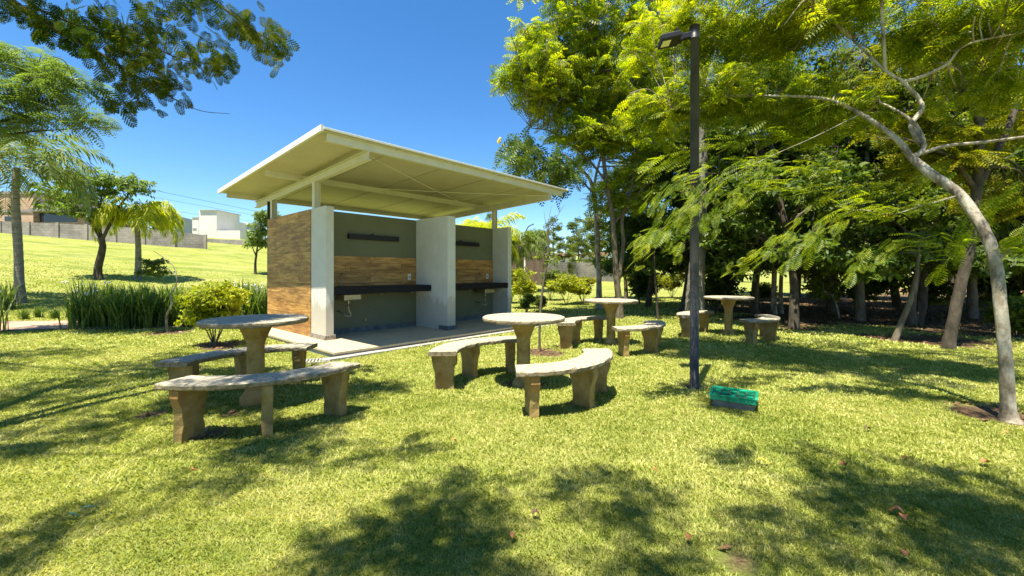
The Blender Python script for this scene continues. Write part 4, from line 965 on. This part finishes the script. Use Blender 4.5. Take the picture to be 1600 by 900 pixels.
# crooked sapling before the hedge
bushy_tree('crooked_sapling', 'thin crooked sapling with few leaves in a soil ring before the hedge', 262, 519, [[(262, 519), (260, 500), (262, 488), (268, 476), (266, 462), (275, 445), (276, 430), (268, 412), (255, 402), (240, 392)], [(275, 430), (262, 420), (245, 418), (228, 422)]], [[.026, .022, .02, .016, .014, .012, .01, .008, .006, .004], [.006, .005, .004, .003]],
  [(238, 412, 16, 10, .25, 22), (230, 425, 12, 9, .2, 14), (255, 425, 8, 8, .2, 8)], 'leaf_dark', 53, ls=.12, bark='bark_pale')
bushy_tree('staked_sapling', 'thin bare sapling in a ring of mulch between the middle table and third table', 843, 549, [[(843, 550), (843, 520), (845, 480), (848, 450), (855, 410), (857, 380), (856, 358)], [(856, 362), (868, 342), (882, 320)], [(856, 365), (852, 345), (850, 330)], [(856, 362), (858, 340), (862, 322)], [(850, 440), (858, 420), (866, 412)]],
  [[.022, .02, .019, .018, .017, .016, .015], [.007, .005, .003], [.005, .004, .002], [.005, .004, .002], [.006, .004, .002]], [(862, 408, 8, 8, .15, 5), (850, 400, 6, 8, .1, 4)], 'leaf_mid', 54, ls=.13, bark='bark_mid', per=2)
# yellow shrub
def shrub(name, label, u, v, w, h, n, mat_l, seed, ls=.12, group=None, Y=None, stems=6, zlow=.3, T=None, per=4):
    r = np.random.default_rng(seed); g = G(u, v) if Y is None else np.array([(u - 800) / F * Y, Y, float(terr((u - 800) / F * Y, Y))]); t = empty(name, g, 0, label, 'shrub', group)
    limbs = []
    for k in range(stems):
        a = k * 6.28 / stems + r.normal(0, .3); e = g + np.array([math.cos(a) * w * .3, math.sin(a) * w * .3, h * .7]); limbs.append(([g + [0, 0, -.03], g + np.array([math.cos(a) * w * .12, math.sin(a) * w * .12, h * .3]), e], [.012, .009, .004]))
    bl_ = []
    for k in range(7):
        a = r.uniform(0, 6.28); q = r.uniform(0, .30) * w; bl_.append((g + np.array([math.cos(a) * q, math.sin(a) * q, h * r.uniform(zlow + .1, .85)]), (w * .24, w * .24, h * .2), max(4, n // 7)))
    build_tree(t, limbs, bl_, T if T is not None else TBR, M[mat_l], M['bark_mid'], lsize=ls, per=per, rs=r, upj=.7, kmid=8, twig_r=.003)
    return t
shrub('yellow_shrub', 'round yellow green shrub behind the leftmost table', 335, 541, 1.15, 1.12, 420, 'shrub_yellow', 61, ls=.115, zlow=.35)
GS = 'sunlit shrubs on the field behind the tables'
for i, (u, Y, w, h, m, lb) in enumerate(((818, 14.5, 1.6, 1.55, 'shrub_yellow', 'yellow green shrub right beside the last shelter pillar'), (798, 17, 1.5, 1.6, 'leaf_gold', 'taller yellowish shrub half behind the last shelter pillar'),
     (885, 16.5, 1.9, 1.3, 'shrub_yellow', 'wide yellow shrub left of the slender pale trunk'), (860, 19, 1.9, 1.5, 'leaf_mid', 'green shrub behind the bare sapling'), (910, 17.5, 1.3, 1.1, 'leaf_gold', 'low golden shrub beside the slender pale trunk'),
     (1005, 19, 2.2, 1.3, 'shrub_yellow', 'pale yellow shrub seen between trunks behind the third table'), (1050, 21, 2.2, 1.5, 'leaf_gold', 'golden shrub seen left of the lamp post'), (1190, 17, 1.3, .9, 'leaf_mid', 'round dark green bush right of the farthest table'),
     (845, 13.6, .8, .55, 'leaf_dark', 'low dark bush at the foot of the bare sapling'), (823, 13.0, .5, .6, 'leaf_dark', 'small dark reddish bush beside the shelter pillar'), (1130, 23, 2.4, 1.5, 'shrub_yellow', 'yellow shrub behind the farthest table'))):
    shrub('field_shrub', lb, u, 0, w, h, 230, m, 70 + i, ls=.16 if h > .7 else .1, group=GS, Y=Y)

for i, (u, Y, w, h, lb) in enumerate(((1120, 14, 1.8, 1.6, 'dark bush behind the farthest table'), (1290, 14.5, 2.2, 1.8, 'dark bush right of the thick dark trunk'), (1370, 13, 2.2, 1.7, 'dark bush in the shade at the middle of the grove'), (1450, 14, 2.4, 1.9, 'dark bush left of the leaning greenish trunk'),
   (1545, 12.5, 2.0, 1.6, 'dark bush between the two leaning trunks'), (1620, 12, 2.4, 1.9, 'dark bush at the right edge'), (1000, 17, 1.8, 1.4, 'dark bush behind the forked trunk'), (1590, 8.2, .9, .8, 'small leafy bush at the right edge behind the pale leaning trunk'))):
    shrub('shade_shrub', lb, u, 0, w, h, 210, ('leaf_dark', 'leaf_mid')[i % 2], 170 + i, ls=.22, group='dark bushes of the grove', Y=Y, zlow=.2)
# --- trees behind the shelter at right and far tree line
GFt = 'far trees along the horizon'
palm_tree('garden_palm', 'bright yellow green palm crowns just above the right shelter pillar', (P(765, 400, 24)[0], 24, float(terr(P(765, 400, 24)[0], 24))), [P(765, 440, 24), P(765, 400, 24), P(765, 372, 24)], [.25, .2, .16], 16, 2.4, M['palm_yellow'], 35, leaf_len=.7, leafw=.04)
palm_tree('garden_palm', 'bright palm crown right of the shelter pillar top', (P(812, 400, 26)[0], 26, float(terr(P(812, 400, 26)[0], 26))), [P(812, 440, 26), P(812, 405, 26), P(812, 385, 26)], [.25, .2, .16], 16, 2.0, M['palm_green'], 36, leaf_len=.7, leafw=.04)
palm_tree('garden_palm', 'small palm crown behind the shelter roof gap', (P(735, 400, 27)[0], 27, float(terr(P(735, 400, 27)[0], 27))), [P(735, 440, 27), P(735, 400, 27), P(735, 368, 27)], [.25, .2, .16], 14, 2.1, M['palm_yellow'], 37, leaf_len=.7, leafw=.04)
for i, (u, Y, k, sc, lb) in enumerate(((850, 42, 2, .50, 'bushy tree on the horizon behind the bare sapling'), (880, 38, 3, .42, 'pale feathery tree on the horizon right of the bare sapling'), (905, 50, 2, .62, 'bushy horizon tree left of the slender trunk'), (930, 60, 2, .7, 'far bushy tree behind the slender trunk'),
      (830, 48, 3, .55, 'far feathery tree right of the palm crowns'), (865, 75, 2, .9, 'distant tree on the ridge'), (905, 85, 0, 1.0, 'dark distant tree on the ridge'), (940, 80, 0, .95, 'distant dark tree right on the ridge'), (990, 70, 2, 1.0, 'distant bushy tree behind the grove'), (1060, 60, 2, 1.0, 'distant bushy tree behind the palm trunk'),
      (1160, 55, 0, 1.0, 'distant dark tree behind the farthest table'), (1260, 50, 2, 1.0, 'distant tree behind the grove centre'), (1360, 45, 0, 1.0, 'distant tree behind the grove right'), (1480, 45, 2, 1.0, 'distant bushy tree behind the right fence'), (1600, 42, 0, 1.0, 'distant dark tree behind the right fence'), (770, 90, 2, 1.0, 'ridge tree hidden mostly by the shelter'))):
    x = (u - 800) / F * Y; place(temps[k], False, x, Y, i * 1.7, lb, 'tree', GFt, sc=sc)
# hedge clumps of strap leaves
def strap_clump(seed, n=95, L=1.0):
    r = np.random.default_rng(seed); LV = []
    for i in range(n):
        a = r.uniform(0, 6.28); b0 = np.array([r.normal(0, .12), r.normal(0, .12), 0]); l = L * r.uniform(.55, 1.1); sp = r.uniform(.1, .55); w = r.uniform(.009, .017); d = np.array([math.cos(a), math.sin(a), 0]); s_ = np.array([-d[1], d[0], 0])
        q = [b0 + d * l * sp * t_ ** 1.7 + np.array([0, 0, l * (t_ - .38 * sp * 1.4 * t_ ** 2.6)]) for t_ in (0, .3, .55, .8, 1)]
        ww = [w, w * 1.1, w, w * .7, .001]
        for k in range(4): LV.append(np.array([q[k] - s_ * ww[k], q[k+1] - s_ * ww[k+1], q[k+1] + s_ * ww[k+1], q[k] + s_ * ww[k]]))
    return np.concatenate(LV)
cl = []
for k in range(3):
    t = empty('strap_leaf_plant', (0, 0, 0)); foliage('leaves', strap_clump(80 + k), M['strap'], t, True)
    if k < 1:
        b = MB(); r = np.random.default_rng(90 + k)
        for j in range(2):
            px, py = r.normal(0, .2, 2); zt = r.uniform(.75, .95); b.tube([(px * .3, py * .3, 0), (px, py, zt)], .004, 4)
        b.build('flower_stalk', M['strap'], t, True); b = MB(); r = np.random.default_rng(90 + k)
        for j in range(2):
            px, py = r.normal(0, .2, 2); zt = r.uniform(.75, .95)
            for m_ in range(5): b.lathe([(.004, 0), (.013, .015), (.006, .03)], 5, (px + random.gauss(0, .022), py + random.gauss(0, .022), zt + random.gauss(0, .02)))
        b.build('blossom', M['petal'], t, True)
    cl.append(t)
usedc = [False] * 3; pos = []
rh = np.random.default_rng(99)
for row in range(4):
    for i in range(15):
        f = i / 14; u = 135 + f * 300; Y = 9.25 + f * 1.1 + row * .42 + rh.normal(0, .08); x = (u + rh.normal(0, 6) - 800) / F * Y
        pos.append((x, Y))
GH = 'strap leaf plants of the hedge'
for i, (x, y) in enumerate(pos):
    k = (i * 7 // 3) % 5 % 3 if i > 2 else i; place(cl[k], not usedc[k], x, y, i * 1.9, 'tall green strap leaf plant in the dense hedge left of the shelter', 'plant', GH, sc=.78 + .36 * rh.random()); usedc[k] = True
for i, (u, Y, sc, lb) in enumerate(((-20, 8.6, 1.0, 'strap leaf plant cut by the left edge beside the brick path'), (5, 11.5, .9, 'strap leaf plant at the left edge behind the brick path'), (-40, 9.6, 1.0, 'strap leaf plant just outside the left edge'))):
    x = (u - 800) / F * Y; place(cl[i % 3], False, x, Y, i, lb, 'plant', 'strap leaf plants by the path', sc=sc)
for i, (u, v) in enumerate(((60, 497), (85, 499), (110, 497), (38, 500))):
    g = G(u, v); place(cl[2], False, g[0], g[1], i, 'low strap leaf tuft along the far side of the brick path', 'plant', 'low tufts along the path', sc=.35)

# ------------------------------------------------------------------ walls, houses, wires
def wall_thing(name, label, pts, hgt, th, m, cat='wall', cap=None, group=None):
    """pts: list of (u, Y, v_top): a wall with top following v_top"""
    g0 = P(pts[0][0], 426, pts[0][1]); t = empty(name, (g0[0], g0[1], float(terr(g0[0], g0[1]))), 0, label, cat, group)
    V = []
    for (u, Y, vt) in pts:
        p = P(u, vt, Y); zb = float(terr(p[0], p[1])) - .4
        V.append(p)
    out = []; Fs = []
    for i in range(len(pts) - 1):
        a, c = V[i], V[i+1]; d = (c - a)[:2]; d /= np.linalg.norm(d); n_ = np.array([-d[1], d[0]]) * th
        b = len(out)
        for q in (a, c):
            for o_ in (0, 1):
                for zt in (0, 1):
                    xy = q[:2] + n_ * o_; out.append((xy[0], xy[1], q[2] if zt else float(terr(q[0], q[1])) - .5))
        Fs += [(b, b+4, b+5, b+1), (b+2, b+3, b+7, b+6), (b+1, b+5, b+7, b+3), (b, b+1, b+3, b+2), (b+4, b+6, b+7, b+5)]
    me = MB().add(out, Fs).build('panel', m, t)
    return t, V
w1, Vw = wall_thing('block_wall', 'long rough grey block wall along the top of the lawn slope', [(-250, 33, 336), (-60, 33.5, 344), (90, 34, 349), (180, 34.5, 354), (272, 35, 361), (323, 36, 368)], 1.6, .2, M['block_wall'])
b = MB()
for u, v in ((90, 349), (180, 354), (272, 361), (321, 368), (0, 347), (-60, 344), (45, 348), (135, 351.5), (225, 357)):
    Y = np.interp(u, [-60, 90, 180, 272, 323], [33.5, 34, 34.5, 35, 36]); p = P(u, v, Y); b.box((p[0] - .12, p[1] - .06, p[2] - 3), (p[0] + .12, p[1] + .05, p[2] + .08))
b.build('pier', M['block_wall'], w1)
w2, _ = wall_thing('back_wall', 'lower pale grey block wall below the white house', [(322, 44, 373), (360, 44, 374.5), (440, 44, 378), (640, 44, 386)], 1.5, .2, M['block_wall'])
def slab_box(u0, u1, vt, vb, Y, depth, parent, name, m):
    a = P(u0, vt, Y); c = P(u1, vb, Y); z0 = min(c[2], float(terr(c[0], Y)) - .3) if vb is None else c[2]
    return MB().box((a[0], Y, c[2]), (c[0], Y + depth, a[2])).build(name, m, parent)
# unfinished brick house, far left
hb_ = empty('brick_house', (P(40, 370, 40)[0], 40, float(terr(P(40, 370, 40)[0], 40))), 0, 'unfinished orange brick house behind the grey wall at far left', 'house')
slab_box(-120, 52, 303, 372, 40, 8, hb_, 'wall', M['red_brick']); slab_box(52.2, 132, 338, 372, 40.5, 7, hb_, 'annex_wall', M['red_brick'])
slab_box(45, 140, 325, 330, 39.2, 8, hb_, 'roof_slab', M['block_wall']); slab_box(-122, 53, 299, 303, 39.9, 8.2, hb_, 'roof_beam', M['block_wall'])
slab_box(-118, 51.5, 328, 332, 39.93, .04, hb_, 'ring_beam', M['block_wall'])
for (a, c, d, e) in ((7, 18, 338, 345), (62, 120, 332, 347)):
    slab_box(a, c, d, e, 39.96 if a < 50 else 40.46, .03, hb_, 'window', M['glass'])
# grey and dark house
hg = empty('grey_house', (P(275, 370, 46)[0], 46, float(terr(P(275, 370, 46)[0], 46))), 0, 'bluish grey box house with black side between palm and white house', 'house')
p0 = P(245, 335, 44); p1 = P(268, 335, 46); p2 = P(300, 342, 50)
def poly_wall(ua, ub, Ya, Yb, va, vb_, m, parent, name, zb=2.5, th=.25):
    a = P(ua, va, Ya); c = P(ub, vb_, Yb); d = (c - a)[:2]; d /= np.linalg.norm(d); n_ = np.array([-d[1], d[0]]) * th; V = []
    for q in (a, c):
        for o_ in (0, 1):
            for z in (zb, q[2]): V.append((q[0] + n_[0] * o_, q[1] + n_[1] * o_, z))
    return MB().add(V, [(0,4,5,1),(2,3,7,6),(1,5,7,3),(0,1,3,2),(4,6,7,5)]).build(name, m, parent)
poly_wall(238, 268.4, 47, 46, 334.5, 335.0, M['house_dark'], hg, 'side_wall'); poly_wall(268.6, 300.5, 46, 54, 335.0, 343, M['house_grey'], hg, 'front_wall')
poly_wall(262, 274, 45.4, 45.3, 354, 354, M['house_grey'], hg, 'low_wall')
# white house
hw = empty('white_house', (P(340, 372, 60)[0], 60, float(terr(P(340, 372, 60)[0], 60))), 0, 'white cubic house with a square tower beyond the lower grey wall', 'house')
slab_box(299.8, 311, 340, 376, 61, 6, hw, 'wall', M['house_white']); slab_box(311, 338.5, 328.5, 376, 59.5, 5, hw, 'tower', M['house_white'])
slab_box(338.8, 375, 360, 376, 59, 4, hw, 'front_wall', M['house_white']); slab_box(339, 358, 344, 362, 64, 5, hw, 'upper_wall', M['house_white'])
slab_box(354, 368, 346, 362, 63.5, 5.5, hw, 'recess_wall', M['house_white']); slab_box(366, 388, 348, 351, 66, 5, hw, 'roof_band', M['house_white']); slab_box(366, 388, 351.2, 358, 66.3, 4.5, hw, 'window', M['house_grey']); slab_box(364, 390, 358.4, 380, 66, 4.5, hw, 'garden_wall', M['house_white'])
slab_box(310.7, 338.8, 327.6, 328.5, 59.3, 5.4, hw, 'parapet_cap', M['house_grey']); slab_box(299.5, 311, 339.2, 340, 60.9, 6.2, hw, 'parapet_cap', M['house_grey'])
slab_box(300.3, 306, 356, 357.2, 60.9, .09, hw, 'ledge', M['house_grey'])
# brown wall and houses behind the shelter's right end
wb, _ = wall_thing('brown_wall', 'brown streaked wall right of the last pillar beyond the shrubs', [(700, 30, 376), (800, 30, 377), (852, 31, 380)], 1.8, .2, M['brown_wall'])
wp, _ = wall_thing('pale_wall', 'pale grey wall section left of the horizon trees', [(853, 36, 408), (900, 38, 410), (960, 40, 412)], 1.5, .2, M['block_wall'])
h3 = empty('pale_house', (P(880, 420, 70)[0], 70, 0), 0, 'small pale house with brown roof on the horizon right of the sapling', 'house')
def hbox(parent, u0, u1, vt, vb, Y, d, m, name): return slab_box(u0, u1, vt, vb, Y, d, parent, name, m)
hbox(h3, 868, 900, 400, 430, 62, 6, M['house_white'], 'wall'); hbox(h3, 866, 902, 396, 400, 61.5, 7, M['roof_tile'], 'roof'); hbox(h3, 876, 882, 408, 416, 61.9, .05, M['glass'], 'window')
h4 = empty('pale_house', (P(925, 420, 66)[0], 66, 0), 0, 'pale house with low roof between horizon trees, left of the forked trunk', 'house')
hbox(h4, 918, 950, 398, 430, 66, 6, M['house_white'], 'wall'); hbox(h4, 916, 952, 394, 398, 65.5, 7, M['roof_tile'], 'roof'); hbox(h4, 926, 933, 406, 414, 65.9, .05, M['glass'], 'window')
h5 = empty('balcony_house', (P(820, 400, 34)[0], 36, float(terr(P(820, 400, 36)[0], 36))), 0, 'house corner with a grey slab balcony above the brown wall', 'house')
hbox(h5, 801, 818, 368, 420, 36, 3, M['house_dark'], 'wall'); hbox(h5, 798, 820, 379, 383, 35.4, 3.6, M['house_grey'], 'balcony_slab'); hbox(h5, 812, 814, 362, 379, 35.6, .1, M['house_white'], 'railing_post')
# thin post with lamp, far
gs = P(819, 400, 28); sp = empty('street_lamp', (gs[0], 28, float(terr(gs[0], 28))), 0, 'thin white street lamp pole far behind the last pillar', 'street lamp')
MB().tube([P(820, 440, 28), P(820, 364, 28)], .05, 8).build('pole', M['house_white'], sp); MB().tube(spline([P(820, 364, 28), P(826, 354, 28), P(834, 350, 28)], 4), .04, 6).build('lamp_arm', M['pole'], sp)
# right fence beyond the grove
gfz = P(1500, 480, 24); fn = empty('grove_fence', (gfz[0], 24, 0), 0, 'white posts and rail of a fence at far right behind the trees', 'fence')
for k in range(9):
    x = 20 + k * 1.6
    MB().box((x, 23.9, -.1), (x + .09, 24.0, 1.1)).build('post', M['house_white'], fn)
MB().box((19.9, 23.95, .95), (33, 24.02, 1.02)).build('rail', M['house_white'], fn)
sand = MB().add([(24, 24.5, .03), (60, 24.5, .03), (60, 32, .05), (26, 32, .05)], [(0, 1, 2, 3)]).build('dirt_court', surf('red_dirt', [(.3, (.26,.13,.08)), (.7, (.36,.20,.12))], 1, 20, .3, .02, .95)); tag(sand, kind='structure')
# overhead wires
for i, (a, c, s) in enumerate((((120, 262, 50), (470, 341, 75), 'upper'), ((120, 276, 50), (470, 346, 75), 'middle'), ((120, 300, 50), (470, 352, 75), 'lowest'))):
    p0 = P(*a); p1 = P(*c); d = p1 - p0; p0 = p0 - d * 1.5; p1 = p1 + d * .6; mid = (p0 + p1) / 2 - np.array([0, 0, .7])
    o = MB().tube(spline([p0, mid, p1], 8), .022 if i == 0 else .016, 5).build('overhead_wire', M['pole']); tag(o, '%s dark overhead wire crossing the sky left of the shelter roof' % s, 'wire', 'overhead wires')

# ------------------------------------------------------------------ fallen leaves
def fallen(u, v, L, Wd, m, a, lb, curl=.35):
    g = G(u, v); n = 6; V = []; 
    for i in range(n + 1):
        t = i / n; w = Wd * math.sin(math.pi * (.08 + .88 * t)) ** .8
        for s in (-1, 0, 1):
            V.append((L * (t - .5), w * s + .004 * math.sin(9 * t), .02 + curl * w * abs(s) * (1 + .4 * math.sin(5 * t)) + .012 * math.sin(4 * t)))
    V = np.array(V); ca, sa = math.cos(a), math.sin(a); V = np.c_[V[:, 0] * ca - V[:, 1] * sa, V[:, 0] * sa + V[:, 1] * ca, V[:, 2]]
    Fs = [(i*3+k, (i+1)*3+k, (i+1)*3+k+1, i*3+k+1) for i in range(n) for k in range(2)]
    V2 = V + [0, 0, .0015]; F2 = [tuple(21 + q for q in f)[::-1] for f in Fs]
    me = bpy.data.meshes.new('fallen_leaf'); me.from_pydata([tuple(q) for q in np.vstack([V, V2])], [], Fs + F2); me.materials.append(m)
    o = bpy.data.objects.new('fallen_leaf', me); C.objects.link(o); o.location = (g[0], g[1], g[2] + .012); tag(o, lb, 'leaf', 'fallen leaves on the lawn')
fl = [(1400, 812, .075, .026, 'dry_leaf', 2.4, 'large pale brown fallen leaf at lower right, left of a pair'), (1411, 822, .06, .026, 'dry_leaf', 1.2, 'brown fallen leaf at lower right, right one of a pair'), (1318, 740, .05, .026, 'dry_leaf', .4, 'orange brown fallen leaf right of the yellow one'),
      (1193, 733, .10, .014, 'dry_yellow', -.4, 'long yellow fallen leaf on sunlit grass'), (1077, 859, .05, .022, 'dry_leaf', 1.0, 'orange fallen leaf near the bottom edge right of centre'), (838, 817, .055, .022, 'dry_dark', .2, 'dark curled fallen leaf at bottom centre'),
      (802, 848, .05, .016, 'dry_leaf', 1.3, 'reddish fallen leaf left of the dark curled one'), (1418, 730, .09, .012, 'dry_leaf', -.5, 'narrow pale brown fallen leaf up right of the orange one'), (1540, 731, .07, .022, 'dry_leaf', .3, 'tan fallen leaf near the right edge'),
      (1414, 890, .05, .022, 'dry_leaf', .9, 'brown fallen leaf at the bottom right edge'), (412, 757, .03, .012, 'dry_leaf', .5, 'tiny orange fallen leaf before the large bench'), (710, 700, .03, .014, 'dry_leaf', .8, 'tiny red fallen leaf in front of the middle table'),
      (1355, 678, .07, .02, 'dry_dark', .2, 'dark fallen leaf beyond the crate towards the leaning tree'), (1024, 745, .05, .012, 'dry_leaf', -.3, 'small brown fallen leaf right of centre'), (1577, 688, .08, .012, 'dry_leaf', -.2, 'thin brown fallen leaf below the leaning trunk'),
      (140, 805, .085, .014, 'teal_leaf', .9, 'narrow dark green fallen leaf at lower left, upper of two'), (112, 820, .075, .010, 'teal_leaf', .15, 'narrow dark green fallen leaf at lower left, lower of two'), (882, 645, .07, .022, 'dry_yellow', .4, 'yellowish fallen leaf below the sunny curved bench'),
      (1412, 583, .14, .03, 'dry_leaf', .1, 'pale dry leaf heap on the lawn left of the leaning trunk'), (1005, 690, .03, .012, 'dry_dark', .3, 'tiny dark fallen leaf between crate and bottom edge'), (302, 747, .06, .010, 'dry_leaf', .3, 'pale straw bit left of the tiny orange leaf')]
for u, v, L, Wd, m, a, lb in fl: fallen(u, v, L * .8, Wd * .8, M[m], a, lb)
# loose litter on bare soil, nobody could count it
rl = np.random.default_rng(5); pts = []
for (sx, sy, r) in SOIL + GROVE:
    n = int(min(2600, 260 * r * r)); a = rl.uniform(0, 6.28, n); q = np.sqrt(rl.uniform(0, 1, n)) * r; pts.append(np.stack([sx + np.cos(a) * q, sy + np.sin(a) * q], 1))
pts = np.concatenate(pts); t_, s_ = ts(pts[:, 0], pts[:, 1]); pts = pts[~((t_ > -.5) & (t_ < 5.3) & (s_ > -1.4) & (s_ < 3.2))]; n = len(pts)
pos3 = np.c_[pts, terr(pts[:, 0], pts[:, 1]) + .015]
LT = np.array([(-.5, 0, 0), (0, -.2, .08), (.5, 0, .02), (0, .2, .1)])
V = stamp(LT, pos3, np.c_[rl.normal(0, 1, (n, 2)), rl.normal(0, .2, n)], np.c_[rl.normal(0, .35, (n, 2)), np.ones(n)], rl.uniform(.04, .10, n))
lit = foliage('leaf_litter', V, leafmat('litter', (.06,.03,.015), (.17,.09,.045), (.36,.22,.11), .1, tcol=(1, 1, 1)), None); tag(lit, 'dry brown leaf litter scattered on bare soil under the trees', 'leaf litter', kind='stuff')
print('verts', sum(len(o.data.vertices) for o in bpy.data.objects if o.type == 'MESH'))
